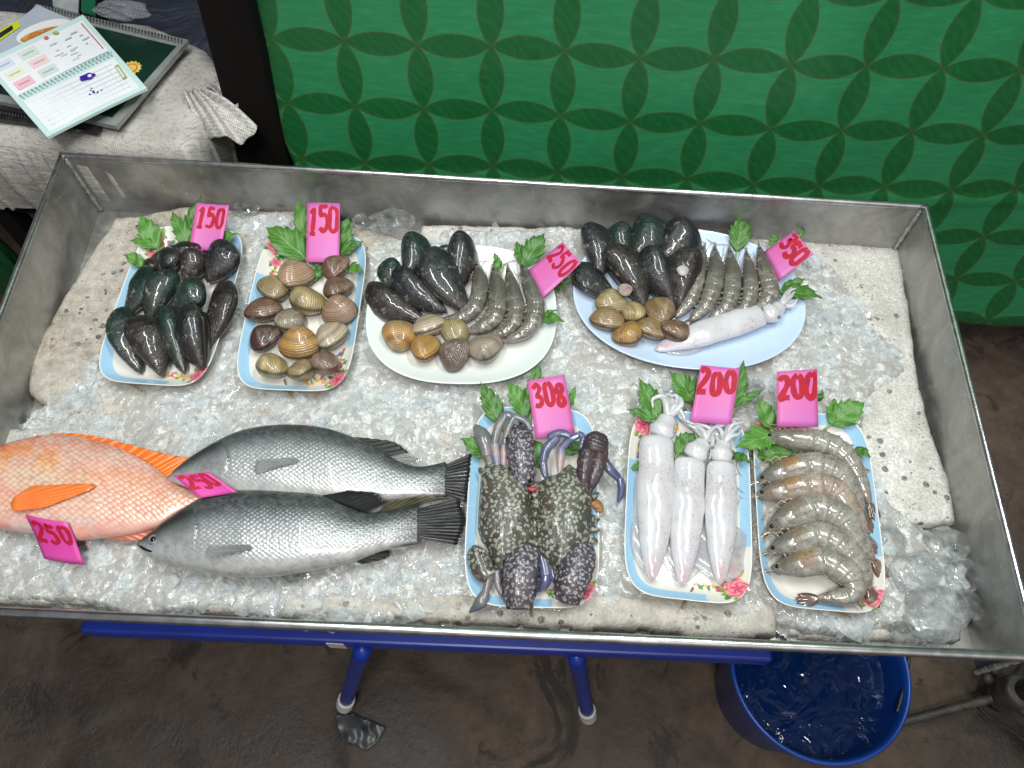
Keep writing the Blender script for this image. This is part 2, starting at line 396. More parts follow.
def foam_mat():
    s = NT('dirty_polystyrene'); a = s.n('Attribute', attribute_name='col')
    dirt = a.outputs['Fac']
    vp = s.n('TexVoronoi', feature='F1', i_Vector=s.co(), i_Scale=88.0); cr = s.n('SeparateColor', i_Color=vp.outputs[1]).outputs[0]; dd = s.math('ADD', vp.outputs[0], s.math('MULTIPLY', s.noise(210, 3), .35)); pits = s.ramp(s.math('SUBTRACT', dd, s.math('MULTIPLY', s.math('POWER', cr, 1.6), .36)), (.13, 1.), (.20, 0.)); gate = s.ramp(s.noise(14, 4, .6), (.40, 0.), (.52, 1.))
    pits = s.math('MULTIPLY', pits, gate)
    beads = s.vor(260)
    c = s.mix(s.ramp(s.noise(20, 6, .7), (.35, 0.), (.65, 1.)), (.54, .53, .48), (.84, .83, .79))
    brown = s.mix(s.ramp(s.noise(70, 5, .7), (.35, 0.), (.6, 1.)), (.14, .10, .065), (.52, .43, .33))
    c = s.mix(dirt, c, brown); c = s.mix(s.math('MULTIPLY', pits, .93), c, (.035, .03, .024))
    sm = s.math('MULTIPLY', s.ramp(s.vor(200), (.16, .85), (.3, 0.)), s.ramp(s.noise(30, 3), (.5, 0.), (.6, 1.)))
    c = s.mix(sm, c, (.09, .075, .06)); c = s.mix(s.ramp(s.noise(330, 3, .7), (.42, .55), (.6, 0.)), c, (.36, .35, .32))
    s.p(Base_Color=c, Roughness=.55)
    b = s.bump(s.math('SUBTRACT', s.math('MULTIPLY', s.math('SUBTRACT', 1.0, beads), .35), s.math('MULTIPLY', pits, 1.4)), .6, .003)
    return s.m
m_foam = foam_mat()
def foam(poly, label, dirt, name='foam_slab', top=ICE-.006, th=.026, seed=1):
    P = np.array(px(poly, -.006)); P[:, 1] = np.maximum(P[:, 1], -.592+.020+.017*np.clip(P[:, 0], 0, 1.15)/1.15+.001); lo = P.min(0)-.012; hi = P.max(0)+.012; st = .0032
    nx = int((hi[0]-lo[0])/st); ny = int((hi[1]-lo[1])/st)
    X, Y = np.meshgrid(np.linspace(lo[0], hi[0], nx), np.linspace(lo[1], hi[1], ny))
    sd = poly_sd(X, Y, P)+.006*(fbm(X*60, Y*60, 3, seed)-.5)+.012*(fbm(X*14, Y*14, 2, seed+3)-.5)
    r = np.clip(sd/.010, 0, 1); rd = np.sqrt(1-(1-r)**2)
    f1, _, _ = worley(X*60, Y*60, seed)
    Zt = top-.010*(1-rd)-.003*(fbm(X*35, Y*35, 4, seed)-.3)-.0035*np.clip(fbm(X*18, Y*18, 3, seed+8)-.55, 0, 1)*6*dirt-.002*np.clip(.25-f1, 0, 1)*4
    keep = sd > -.0005
    idx = -np.ones(X.shape, int); idx[keep] = np.arange(keep.sum()); n = keep.sum()
    Vt = np.stack([X[keep], Y[keep], Zt[keep]], 1); Vb = Vt.copy(); Vb[:, 2] = top-th
    F = []; edge = {}
    ks = keep[:-1, :-1] & keep[1:, :-1] & keep[:-1, 1:] & keep[1:, 1:]
    for i, j in zip(*np.nonzero(ks)):
        q = (idx[i, j], idx[i, j+1], idx[i+1, j+1], idx[i+1, j]); F.append(q)
        for k in range(4):
            e = (q[k], q[(k+1) % 4])
            if (e[1], e[0]) in edge: del edge[(e[1], e[0])]
            else: edge[e] = 1
    F += [(b, a, a+n, b+n) for a, b in edge]
    dv = np.clip(dirt*(.35+1.0*fbm(X*9, Y*9, 3, seed+2)), 0, 1)[keep]
    vc = np.repeat(np.concatenate([dv, dv])[:, None], 3, 1)
    used = sorted({i for f in F for i in f}); mp = {o: k for k, o in enumerate(used)}
    V = np.vstack([Vt, Vb])[used]; F = [tuple(mp[i] for i in f) for f in F]
    o = mesh(name, V, F, m_foam, vc=vc[used]); tag(o, label, 'foam slab', 'polystyrene slabs in the tray'); return o
foam([(112, 214), (180, 204), (300, 208), (402, 236), (400, 420), (60, 420), (24, 392), (28, 352), (64, 292)], 'brown-stained broken foam slab in the back left corner of the tray', 1.0, seed=1)
foam([(420, 221), (560, 224), (700, 226), (905, 246), (913, 290), (919, 340), (926, 392), (405, 420), (404, 300)], 'foam slab in the back right of the tray with fine dark specks', .12, seed=2)
foam([(560, 400), (922, 378), (945, 450), (962, 524), (850, 527), (600, 540)], 'clean white foam slab with black pits beside the shrimp plate', .05, seed=3)
foam([(-40, 424), (556, 424), (556, 584), (-90, 590), (-70, 480)], 'foam slab under the ice and the three fish', .6, seed=4)
foam([(-95, 592), (400, 588), (781, 592), (782, 640), (-100, 606)], 'long pitted foam slab along the front rim, mostly under ice', .75, seed=5, top=ICE-.004)
foam([(786, 530), (950, 528), (962, 560), (972, 644), (786, 640)], 'dirty foam slab in the front right corner under clear ice chunks', .5, seed=6, top=ICE-.012, th=.02)

PLATES = {  # photo corners tl, tr, br, bl
 'mussel': [(146, 226), (250, 230), (206, 387), (87, 381)],
 'clam': [(266, 230), (370, 236), (348, 393), (229, 388)],
 'white': [(372, 242), (560, 248), (553, 386), (362, 382)],
 'bluewide': [(574, 226), (803, 230), (806, 370), (572, 369)],
 'crab': [(472, 408), (597, 406), (600, 609), (462, 607)],
 'squid': [(630, 411), (748, 413), (753, 602), (622, 599)],
 'shrimp': [(751, 412), (864, 414), (892, 612), (762, 609)]}
FISHB = [[(-60, 470), (60, 432), (170, 470), (140, 535), (0, 525)], [(170, 470), (250, 428), (340, 430), (470, 455), (465, 500), (200, 500)], [(140, 540), (240, 492), (460, 500), (460, 545), (330, 572), (230, 572)]]
ICEP = [(-70, 445), (3, 440), (22, 405), (60, 385), (95, 340), (118, 290), (150, 244), (200, 206), (250, 203), (352, 211), (365, 232), (420, 232), (445, 219), (560, 219), (700, 224), (800, 238), (846, 262), (885, 330), (908, 340), (915, 372), (880, 400), (868, 450), (900, 500), (930, 526), (962, 540), (966, 560), (978, 590), (974, 620), (950, 642), (800, 641), (778, 628), (740, 618), (600, 606), (560, 622), (480, 624), (430, 622), (380, 632), (200, 618), (130, 625), (60, 608), (-100, 612), (-95, 560)]
def ice():
    P = px(ICEP); xs = np.arange(.0, 1.16, .0024); ys = np.arange(-.587, -.0, .0024); X, Y = np.meshgrid(xs, ys)
    sd = poly_sd(X, Y, P)+.022*(fbm(X*30, Y*30, 4, 11)-.5); yf = C_FL[1]+(C_FR[1]-C_FL[1])*(X-C_FL[0])/(C_FR[0]-C_FL[0])+.0185; sd = np.minimum(sd, np.where(Y > yf, 1., -1.))
    dp = np.full(X.shape, -1.)
    for k, q in PLATES.items(): dp = np.maximum(dp, poly_sd(X, Y, px(q, .01)))
    for q in FISHB: dp = np.maximum(dp, poly_sd(X, Y, px(q, .01)))
    warpx = X+.006*(fbm(X*70, Y*70, 2, 4)-.5); warpy = Y+.006*(fbm(X*70, Y*70, 2, 14)-.5)
    f1, fe, hh = worley(warpx*75, warpy*75, 21); g1, ge, gh = worley(X*170+3, Y*170, 31)
    lum = .0035*hh*np.clip(fe*2.2, 0, 1)**.8+.0012*gh*np.clip(ge*2, 0, 1)+.015*(fbm(X*9, Y*9, 4, 6)-.5)+.003*(fbm(X*120, Y*120, 2, 8)-.5)
    m = np.clip(sd/.016, 0, 1); m = m*m*(3-2*m)
    Zi = ICE-.004+lum*.9
    cov = np.clip((dp+.012)/.012, 0, 1)
    Zi = Zi*(1-cov)+np.minimum(Zi, ICE+.002)*cov
    Zi = (ICE-.024)*(1-m)+Zi*m
    frost = np.clip(.62+2.5*(fbm(X*7, Y*7, 4, 40)-.5)+.9*(fbm(X*45, Y*45, 3, 41)-.5)+.16*np.clip((X-.30)/.4, -1, 1)+.34*np.clip((Y+.47)/.08, -1, .5), 0, 1)
    keep = sd > -.006; keep = keep[:-1, :-1] & keep[1:, 1:] & keep[1:, :-1] & keep[:-1, 1:]
    nx = len(xs); I, J = np.nonzero(keep); F = np.stack([I*nx+J, I*nx+J+1, (I+1)*nx+J+1, (I+1)*nx+J], 1)
    used, inv = np.unique(F, return_inverse=True); F = inv.reshape(F.shape)
    V = np.stack([X.ravel(), Y.ravel(), Zi.ravel()], 1)[used]; vc = np.repeat(frost.ravel()[used][:, None], 3, 1)
    s = NT('wet_crushed_ice'); fr = s.n('Attribute', attribute_name='col').outputs['Fac']
    cv = s.n('SeparateColor', i_Color=s.vor(85, out=1)).outputs; cv2 = s.n('SeparateColor', i_Color=s.vor(330, s.vmap(s.co(), rot=(.4, .3, .2)), out=1)).outputs
    n1 = s.math('ADD', s.math('MULTIPLY', s.noise(160, 5, .7), .5), s.math('ADD', s.math('MULTIPLY', cv[0], .32), s.math('MULTIPLY', cv2[1], .18))); fx = s.math('ADD', fr, s.math('MULTIPLY', s.math('SUBTRACT', n1, .5), 1.0))
    c = s.ramp(fx, (.0, (.42, .415, .395)), (.22, (.68, .70, .69)), (.5, (.86, .89, .90)), (1., (.97, .99, 1.)))
    c = s.mix(s.math('MULTIPLY', s.ramp(s.vor(120, s.vmap(s.co(), loc=(3, 1, 0))), (.07, 1.), (.13, 0.)), s.ramp(s.noise(12, 3), (.55, 0.), (.62, .8))), c, (.05, .045, .035))
    s.p(Base_Color=c, Roughness=s.ramp(n1, (.35, .06), (.7, .3)), IOR=1.31, Transmission_Weight=0.0, Specular_IOR_Level=.7, Coat_Weight=.6, Coat_Roughness=.03, Subsurface_Weight=.3, Subsurface_Scale=.006, Subsurface_Radius=(.9, 1, 1))
    b = s.bump(s.math('ADD', cv[1], s.math('MULTIPLY', s.vor(85), -1.2)), .30, .003); b = s.bump(s.math('ADD', cv2[0], s.math('MULTIPLY', s.vor(330, s.vmap(s.co(), rot=(.4, .3, .2))), -1.)), .35, .0012, b); s.bump(s.noise(60, 4, .6, dist=1.), .5, .006, b)
    tag(mesh('crushed_ice', V, F, s.m), kind='stuff')
    # loose splinters on top
    ico = bpy.data.meshes.new('i'); import bmesh
    bm = bmesh.new(); bmesh.ops.create_icosphere(bm, subdivisions=1, radius=1); IV = np.array([v.co[:] for v in bm.verts]); IF = [tuple(v.index for v in f.verts) for f in bm.faces]; bm.free()
    N = 11000; rx = rng.uniform(.01, 1.14, N); ry = rng.uniform(-.575, -.02, N)
    jx = np.clip(((rx-xs[0])/.0024).astype(int), 0, len(xs)-1); jy = np.clip(((ry-ys[0])/.0024).astype(int), 0, len(ys)-1)
    ok = (sd[jy, jx] > .004) & (dp[jy, jx] < -.004) & (fbm(rx*14, ry*14, 3, 77) > .36)
    parts = []; k = 0
    for x, y, a, b in zip(rx[ok], ry[ok], jx[ok], jy[ok]):
        r = float(np.clip(rng.lognormal(-5.3, .5), .002, .013))
        v = IV*(1+rng.uniform(-.3, .3, (len(IV), 1)))*np.array([r*rng.uniform(.8, 1.7), r*rng.uniform(.5, 1), r*rng.uniform(.35, .8)])
        th = rng.uniform(0, 2*PI); c_, s_ = math.cos(th), math.sin(th); ti = rng.normal(0, .5); ct, st = math.cos(ti), math.sin(ti)
        v = v @ np.array([[ct, 0, st], [0, 1, 0], [-st, 0, ct]]).T @ np.array([[c_, -s_, 0], [s_, c_, 0], [0, 0, 1]]).T
        k += 1; parts.append((v+np.array([x, y, Zi[b, a]+r*.15]), IF))
    V, F = merge(parts)
    s = NT('clear_ice'); s.p(Base_Color=(.93, .96, .96), Roughness=.04, IOR=1.31, Transmission_Weight=.92, Specular_IOR_Level=.6); clear(s, 240, .12, .45, s.ramp(s.noise(60, 3), (.5, 0.), (.7, .6)))
    tag(mesh('ice_splinters', V, F, s.m, smooth=False), kind='stuff')
    return s.m
m_ice = ice()
def chunk(u, v, ru, rv, h, label, seed, rot=0):
    c = ati(u, v, h); k = np.linalg.norm(ati(u+1, v, h)-c)
    import bmesh
    bm = bmesh.new(); bmesh.ops.create_icosphere(bm, subdivisions=4, radius=1); V = np.array([q.co[:] for q in bm.verts]); F = [tuple(q.index for q in f.verts) for f in bm.faces]; bm.free()
    rs = np.random.default_rng(seed); N = rs.normal(size=(11, 3)); N /= np.linalg.norm(N, axis=1)[:, None]; off = rs.uniform(.72, 1.0, 11)
    for _ in range(1):
        d = V @ N.T; ex = np.clip(d-off, 0, None); V = V-(ex[..., None]*N[None]).sum(1)*.85
    nn = fbm(V[:, 0]*2.2+V[:, 2]+9, V[:, 1]*2.2+V[:, 2]*1.7+5, 3, seed)-.5; V = V*(1+.28*nn)[:, None]
    V = V*np.array([ru*k*1.15, rv*k*1.3, (ru+rv)/2*k*.5]); a = rot; R = np.array([[math.cos(a), -math.sin(a), 0], [math.sin(a), math.cos(a), 0], [0, 0, 1]])
    tag(mesh('ice_chunk', V @ R.T+c, F, m_chunk), label, 'ice chunk', 'large clear chunks of ice')
def chm():
    s = NT('melting_ice'); cl = s.ramp(s.noise(55, 5, .65, dist=.6), (.42, 0.), (.72, 1.))
    s.p(Base_Color=(.95, .98, .98), Roughness=s.mix(cl, (.03, .03, .03), (.4, .4, .4)), IOR=1.31, Transmission_Weight=s.ramp(cl, (0., .96), (1., .60)), Specular_IOR_Level=.7)
    clear(s, 75, .10, .75, cl); return s.m
m_chunk = chm()
for q in [(948, 543, 22, 14, .004, 'rounded clear ice chunk overhanging just below the white foam corner', 1, 0),
          (962, 574, 17, 14, .003, 'clear ice chunk nearest the right tray wall', 2, .4),
          (970, 605, 12, 14, .0, 'small teardrop ice chunk near the front right corner', 3, .9),
          (938, 614, 30, 22, .006, 'biggest clear ice chunk in the front right corner of the tray', 4, .3),
          (914, 572, 25, 18, .006, 'milky ice chunk between the shrimp plate and the right wall', 5, .5),
          (905, 634, 14, 11, .002, 'low ice chunk touching the front rim', 6, 0),
          (885, 540, 20, 13, .003, 'flat milky ice chunk right of the shrimp plate rim', 12, .3),
          (392, 219, 21, 10, .008, 'domed clear ice chunk lodged in the gap along the back wall', 7, -.1),
          (360, 221, 8, 7, .008, 'little ice ball beside the domed chunk at the back', 8, 0),
          (380, 228, 10, 6, .012, 'flat ice sliver in front of the domed chunk at the back', 9, .2),
          (589, 222, 10, 5, .004, 'thin ice sliver at the back above the right oval plate', 10, .2),
          (291, 572, 13, 8, .004, 'clear ice chunk against the belly of the lower grey fish', 11, 0),
          (753, 389, 13, 11, .006, 'clear ice chunk between the two 200 cards', 13, .5),
          (245, 208, 14, 7, .004, 'clear ice chunk at the back between the two 150 cards', 14, .1)]: chunk(*q)
# ================================================================== plates
def plate_frame(q, h=.018, dx=0, dy=0):
    tl, tr, br, bl = [ati(u, v, h) for u, v in q]
    c = (tl+tr+br+bl)/4; up = (tl+tr)/2-(bl+br)/2; rt = (tr+br)/2-(tl+bl)/2
    a = np.linalg.norm(up)/2; b = np.linalg.norm(rt)/2; y = up/np.linalg.norm(up); x = np.array([y[1], -y[0], 0])
    return c, x, y, b, a
def rose(c, X, Y, cx, cy, R, rs=0):
    d = np.hypot(X-cx, Y-cy)/R; a = np.arctan2(Y-cy, X-cx)
    edge = 1+.12*np.sin(5*a+rs)+.06*np.sin(9*a+2)
    m = d < edge
    pet = .5+.5*np.sin(5*a+rs+d*7+2.0*np.sin(d*9)); core = np.exp(-(d/.35)**2)
    k = np.clip(.25+.75*pet-.6*core, 0, 1)[..., None]
    rc = np.array([.62, .03, .11])*(1-k)+np.array([.88, .36, .42])*k
    return np.where(m[..., None], rc, c)
def leafp(c, X, Y, cx, cy, L, W, ang, colr):
    dx = X-cx; dy = Y-cy; u = (dx*math.cos(ang)+dy*math.sin(ang))/L; v = (-dx*math.sin(ang)+dy*math.cos(ang))/W
    m = (u > 0) & (u < 1) & (np.abs(v) < np.sin(PI*np.clip(u, 0, 1))**.8)
    cc = np.array(colr)*(1-.35*(np.abs(v) < .12))[..., None]
    return np.where(m[..., None], cc, c)
def bouquet(c, X, Y, x, y, R, sx, sy, seed):
    r = np.random.default_rng(seed)
    for i in range(7):
        a = r.uniform(0, 2*PI); c = leafp(c, X, Y, x+R*.7*math.cos(a), y+R*.7*math.sin(a), R*r.uniform(.7, 1.1), R*.24, a, (.06, .26, .05) if i % 2 else (.25, .42, .08))
    for i in range(9):    # trailing sprigs along the two edges
        t = (i+1)/9; q = r.normal(0, R*.22)
        for (ox, oy) in ((-sx*R*3.6*t, q), (q, -sy*R*4.0*t)):
            px_, py_ = x+ox, y+oy; rr = R*.26*r.uniform(.6, 1.1)
            cc = [(.75, .42, .03), (.25, .1, .5), (.65, .08, .2), (.1, .3, .06), (.75, .5, .1)][r.integers(5)]
            c = leafp(c, X, Y, px_, py_, R*.6, R*.13, r.uniform(0, 2*PI), (.12, .3, .06)); c = np.where((np.hypot(X-px_, Y-py_) < rr*(1+.3*np.sin(5*np.arctan2(Y-py_, X-px_))))[..., None], np.array(cc), c)
    c = rose(c, X, Y, x, y, R, seed); c = rose(c, X, Y, x-sx*R*.3, y-sy*R*2.0, R*.55, seed+1)
    return c
def platmat(name, base=None):
    s = NT(name); 
    if base is None: s.p(Base_Color=s.n('Attribute', attribute_name='col').outputs[0])
    else: s.p(Base_Color=base)
    s.p(Roughness=.16, Coat_Weight=.4, Coat_Roughness=.05); s.bump(s.noise(25, 2), .05, .001); return s.m
m_plate = platmat('glazed_melamine')
def plate(q, label, expo, seed, floral=True, blue=(.36, .60, .80), white=(.78, .76, .70), band=(.62, .985), lipw=.03, h=.018, group=None, flowers=((-1, 1), (1, -1))):
    c, x, y, b, a = plate_frame(q, h); N = 420
    th = np.linspace(0, 2*PI, N, endpoint=False); e = 2/expo
    ux = np.sign(np.cos(th))*np.abs(np.cos(th))**e; uy = np.sign(np.sin(th))*np.abs(np.sin(th))**e
    # even spacing round the outline
    d = np.hypot(np.diff(np.r_[ux*b, ux[0]*b]), np.diff(np.r_[uy*a, uy[0]*a])); s_ = np.r_[0, np.cumsum(d)]
    tt = np.linspace(0, s_[-1], N, endpoint=False); ux = np.interp(tt, s_, np.r_[ux, ux[0]]); uy = np.interp(tt, s_, np.r_[uy, uy[0]])
    prof = [(r, .004) for r in np.linspace(.0, .70, 34)]+[(.70+.30*t, .004+.0165*(t**1.5)) for t in np.linspace(.04, .93, 26)]+[(.988, .0192), (.996, .0196), (1.0, .0190), (.999, .0176), (.985, .0160), (.90, .0080), (.76, .0022), (.70, .0012), (.64, 0.0), (0.0, 0.0)]
    r_ = np.array([p[0] for p in prof]); z_ = np.array([p[1] for p in prof])
    ins = (1-r_)*b            # equal inset on both axes
    sx = np.where(r_ > .3, (b-ins)/b, r_); sy = np.where(r_ > .3, (a-ins)/a, r_*(a-.7*b)/(a*.3) if False else r_)
    k = np.clip(r_/.70, 0, 1); sy = np.where(r_ < .70, k*(a-.30*b)/a, sy); 
    X = np.outer(sx, ux)*b; Y = np.outer(sy, uy)*a; Zz = np.repeat(z_[:, None], N, 1)+.0012*np.cos(th*1.0+seed)[None]*np.clip(r_, 0, 1)[:, None]
    M = Matrix([[x[0], y[0], 0, c[0]], [x[1], y[1], 0, c[1]], [0, 0, 1, ICE+h-.0185], [0, 0, 0, 1]])
    C = np.zeros(X.shape+(3,)); C[:] = white
    R = np.repeat(r_[:, None], N, 1)
    if floral:
        dt = (fbm(X*900+5, Y*900, 2, 3) > .54)
        bl = (R > band[0]+.23) & (R < .985); cb = np.array(blue)*(1+.10*dt[..., None]); C = np.where(bl[..., None], cb, C)
        for i, (fx, fy) in enumerate(flowers):
            wm = np.hypot((X-fx*b)/(b*.70), (Y-fy*a)/(b*.95)) < 1
            C = np.where((wm & (R < .985))[..., None], np.array(white), C)
            C = bouquet(C, X, Y, fx*(b-.016), fy*(a-.020), .0118, fx, fy, seed+i)
    else:
        bl = R > band[0]; C = np.where(bl[..., None], np.array(blue), C)
    under = np.arange(len(prof)) > 62; C[under] = np.array((.7, .72, .72))
    V = np.stack([X.ravel(), Y.ravel(), Zz.ravel()], 1)
    o = mesh('plate', V, grid_faces(len(prof), N, True), m_plate, mw=M, vc=np.clip(C.reshape(-1, 3), 0, 1))
    return tag(o, label, 'plate', group)
G = 'floral melamine plates'
plate(PLATES['mussel'], 'blue-rimmed floral plate holding only dark green mussels', 5, 11, group=G)
plate(PLATES['clam'], 'blue-rimmed floral plate holding only brown clams', 5, 22, group=G)
plate(PLATES['crab'], 'blue-rimmed floral plate holding two blue crabs', 5, 33, group=G, flowers=((1, -1),))
plate(PLATES['squid'], 'blue-rimmed floral plate holding three white squid', 5, 44, group=G)
plate(PLATES['shrimp'], 'blue-rimmed floral plate holding six grey shrimp', 5, 55, group=G)
plate(PLATES['white'], 'plain white oval plate with mussels, clams and four prawns', 2.5, 66, False, (.74, .80, .78), (.80, .82, .78), (.8, 1), group='oval plates of mixed seafood')
plate(PLATES['bluewide'], 'pale blue oval plate of mixed seafood with a squid in front', 2.15, 77, False, (.55, .68, .86), (.62, .74, .90), (.5, 1), group='oval plates of mixed seafood')

# ================================================================== price cards
m_card = (lambda s: (s.p(Base_Color=s.mix(s.ramp(s.noise(18, 3), (.35, 0.), (.7, 1.)), (.64, .13, .36), (.56, .15, .46)), Roughness=.45), s.m)[-1])(NT('pink_card'))
m_cardm = simple('magenta_card', (.60, .045, .30), .4, (.66, .08, .38), 18)
m_ink = simple('red_marker', (.46, .002, .018), .7, (.34, .001, .025), 120)
m_stick = simple('bamboo', (.30, .20, .10), .6, (.18, .11, .05), 60)
DIG = {'0': [[(.5, .97), (.2, .85), (.12, .5), (.2, .15), (.5, .03), (.8, .15), (.88, .5), (.8, .85), (.5, .97)]],
 '1': [[(.25, .78), (.55, .97), (.52, .5), (.5, .02)], [(.2, .02), (.5, .03), (.8, .04)]],
 '2': [[(.1, .78), (.3, .96), (.65, .95), (.82, .75), (.65, .5), (.35, .25), (.08, .04), (.45, .06), (.92, .05)]],
 '3': [[(.1, .86), (.4, .98), (.75, .88), (.75, .68), (.42, .54), (.78, .44), (.88, .22), (.6, .03), (.1, .10)]],
 '5': [[(.85, .95), (.5, .95), (.2, .94), (.16, .58), (.5, .62), (.85, .45), (.8, .15), (.5, .02), (.1, .10)]],
 '8': [[(.5, .53), (.22, .70), (.3, .93), (.5, .98), (.75, .88), (.74, .66), (.5, .53), (.2, .35), (.2, .12), (.5, .02), (.85, .14), (.8, .38), (.5, .53)]]}
def card(q, text, label, h0=.026, h1=.052, box_=(.06, .50, .94, .95), wid=.085, seed=1, mt=None, hs=None):
    """q: tl, tr, br, bl in the photo; lower edge at height h0, upper at h1"""
    hs = hs or (h1, h1, h0, h0)
    P = [ati(u, v, h) for (u, v), h in zip(q, hs)]
    r = np.random.default_rng(seed)
    def bil(s, t):      # s right, t up
        return P[3]*(1-s)*(1-t)+P[2]*s*(1-t)+P[0]*(1-s)*t+P[1]*s*t
    n = np.cross(P[2]-P[3], P[0]-P[3]); n /= np.linalg.norm(n); W_ = np.linalg.norm(P[2]-P[3]); H_ = np.linalg.norm(P[0]-P[3])
    g = 9; bend = r.choice([-1, 1])*r.uniform(.0008, .0020)
    def pt(s, t, o=0): return bil(s, t)+n*(o+bend*4*s*(1-s)+.0006*math.sin(t*5+seed))
    V = [pt(i/(g-1), j/(g-1), 0) for j in range(g) for i in range(g)]+[pt(i/(g-1), j/(g-1), -.0009) for j in range(g) for i in range(g)]
    F = grid_faces(g, g)+[f[::-1] for f in grid_faces(g, g, off=g*g)]
    bd = [i for i in range(g)]+[g*k+g-1 for k in range(1, g)]+[g*(g-1)+i for i in range(g-2, -1, -1)]+[g*k for k in range(g-2, 0, -1)]
    F += [(bd[(i+1) % len(bd)], bd[i], bd[i]+g*g, bd[(i+1) % len(bd)]+g*g) for i in range(len(bd))]
    root = mesh('price_card', V, F, mt or m_card); tag(root, label, 'price card', 'pink price cards')
    x0, y0, x1, y1 = box_; nd = len(text); dw = (x1-x0)/nd
    for k, ch in enumerate(text):
        jx, jy, js, jr = r.normal(0, .018), r.normal(0, .022), r.uniform(.9, 1.08), r.normal(0, .10)
        for st in DIG[ch]:
            pts = [(x0+dw*(k+.04+.90*(.5+js*(px_-.5)+jr*(py_-.5)))+jx+r.normal(0, .008), y0+(y1-y0)*(.5+js*(py_-.5)*.98)+jy+r.normal(0, .010)) for px_, py_ in st]
            c = spline([(a, b, 0) for a, b in pts], 40)[:, :2]; T = np.gradient(c, axis=0)*np.array([W_, H_]); T /= np.linalg.norm(T, axis=1)[:, None]+1e-9
            Nn = np.stack([-T[:, 1], T[:, 0]], 1); w_ = wid*W_*.60*(.85+.35*vnoise(np.arange(40)*.25, np.zeros(40)+seed+k)); v = []
            for i in range(40):
                for sg in (1, -1): dd = Nn[i]*w_[i]*sg/np.array([W_, H_]); v.append(pt(min(.985, max(.015, c[i, 0]+dd[0])), min(.985, c[i, 1]+dd[1]), .00035+.00006*k+.00012*(st is not DIG[ch][0])+.00022*i/40))
            mesh('numeral', v, grid_faces(40, 2), m_ink, root)
    # the stick that holds the card up
    a = pt(.5, .12, -.0042); b = pt(.52, .02, -.005); e = b.copy(); e += (b-a)*.6; e[2] = ICE+.004
    v, f, _ = tube(spline([pt(.5, .55, -.0040), a, e], 10), .0011, 6); mesh('stick', v, f, m_stick, root)
    return root
card([(196, 202.7), (229, 205), (221, 249.6), (189, 250.4)], '150', 'pink 150 card standing over the plate of dark mussels', seed=1)
card([(307, 203), (340, 203.5), (339, 263), (306, 262)], '150', 'pink 150 card standing over the plate of brown clams', seed=2, box_=(.05, .52, .98, .96), wid=.10)
card([(562.8, 242), (581, 263), (541.7, 298.6), (528.6, 269.4)], '250', 'pink 250 card tilted at the right of the white oval plate', seed=3, box_=(.02, .50, .98, .95), wid=.08)
card([(794, 231), (813.5, 254), (779, 280), (764.4, 251)], '350', 'pink 350 card tilted behind the pale blue oval plate', seed=4, box_=(.02, .46, .98, .95), wid=.10)
card([(527, 381), (564.5, 374.5), (575, 433), (536, 439.6)], '308', 'pink 308 card standing over the two crabs', seed=5, box_=(.08, .50, .93, .92), wid=.095)
card([(701, 364.8), (740, 368.5), (731, 425), (690, 421.8)], '200', 'pink 200 card standing over the three squid', seed=6, box_=(.03, .52, .98, .95), wid=.115)
card([(777, 371.5), (817.4, 368.8), (818, 427), (777, 426.6)], '200', 'pink 200 card standing over the plate of six shrimp', seed=7, box_=(.03, .50, .98, .93), wid=.115)
card([(25.5, 515), (67.3, 522.6), (84.5, 564.7), (44.5, 558.5)], '250', 'magenta 250 card leaning on the belly of the red fish', hs=(.040, .042, .014, .012), seed=8, box_=(.10, .45, .95, .88), wid=.08, mt=m_cardm)
card([(173, 475.5), (208, 471.8), (237, 492), (200, 498)], '250', 'magenta 250 card tucked between the two grey fish', hs=(.052, .056, .050, .046), seed=9, box_=(.10, .35, .92, .92), wid=.09, mt=m_cardm)

# ================================================================== leaves
def leafm():
    s = NT('fresh_leaf'); uv = s.co('UV'); sep = s.n('SeparateXYZ', i_Vector=uv)
    av = s.math('ABSOLUTE', sep.outputs[1]); mid = s.ramp(av, (.02, 1.), (.06, 0.))
    d = s.math('FRACT', s.math('MULTIPLY', s.math('SUBTRACT', sep.outputs[0], s.math('MULTIPLY', av, .22)), 7.5))
    side = s.math('LESS_THAN', s.math('ABSOLUTE', s.math('SUBTRACT', d, .5)), .055)
    v = s.math('MAXIMUM', mid, s.math('MULTIPLY', side, .8))
    inf = s.n('ObjectInfo').outputs['Random']
    g = s.mix(inf, (.042, .145, .016), (.095, .27, .045)); g = s.mix(s.ramp(s.noise(70, 4), (.35, 0.), (.7, .6)), g, (.035, .12, .02))
    s.p(Base_Color=s.mix(s.math('MULTIPLY', v, .6), g, (.30, .48, .15)), Roughness=.42, Specular_IOR_Level=.45, Subsurface_Weight=0.0); s.bump(s.math('SUBTRACT', s.noise(120, 3), v), .4, .001); return s.m
m_leaf = leafm()
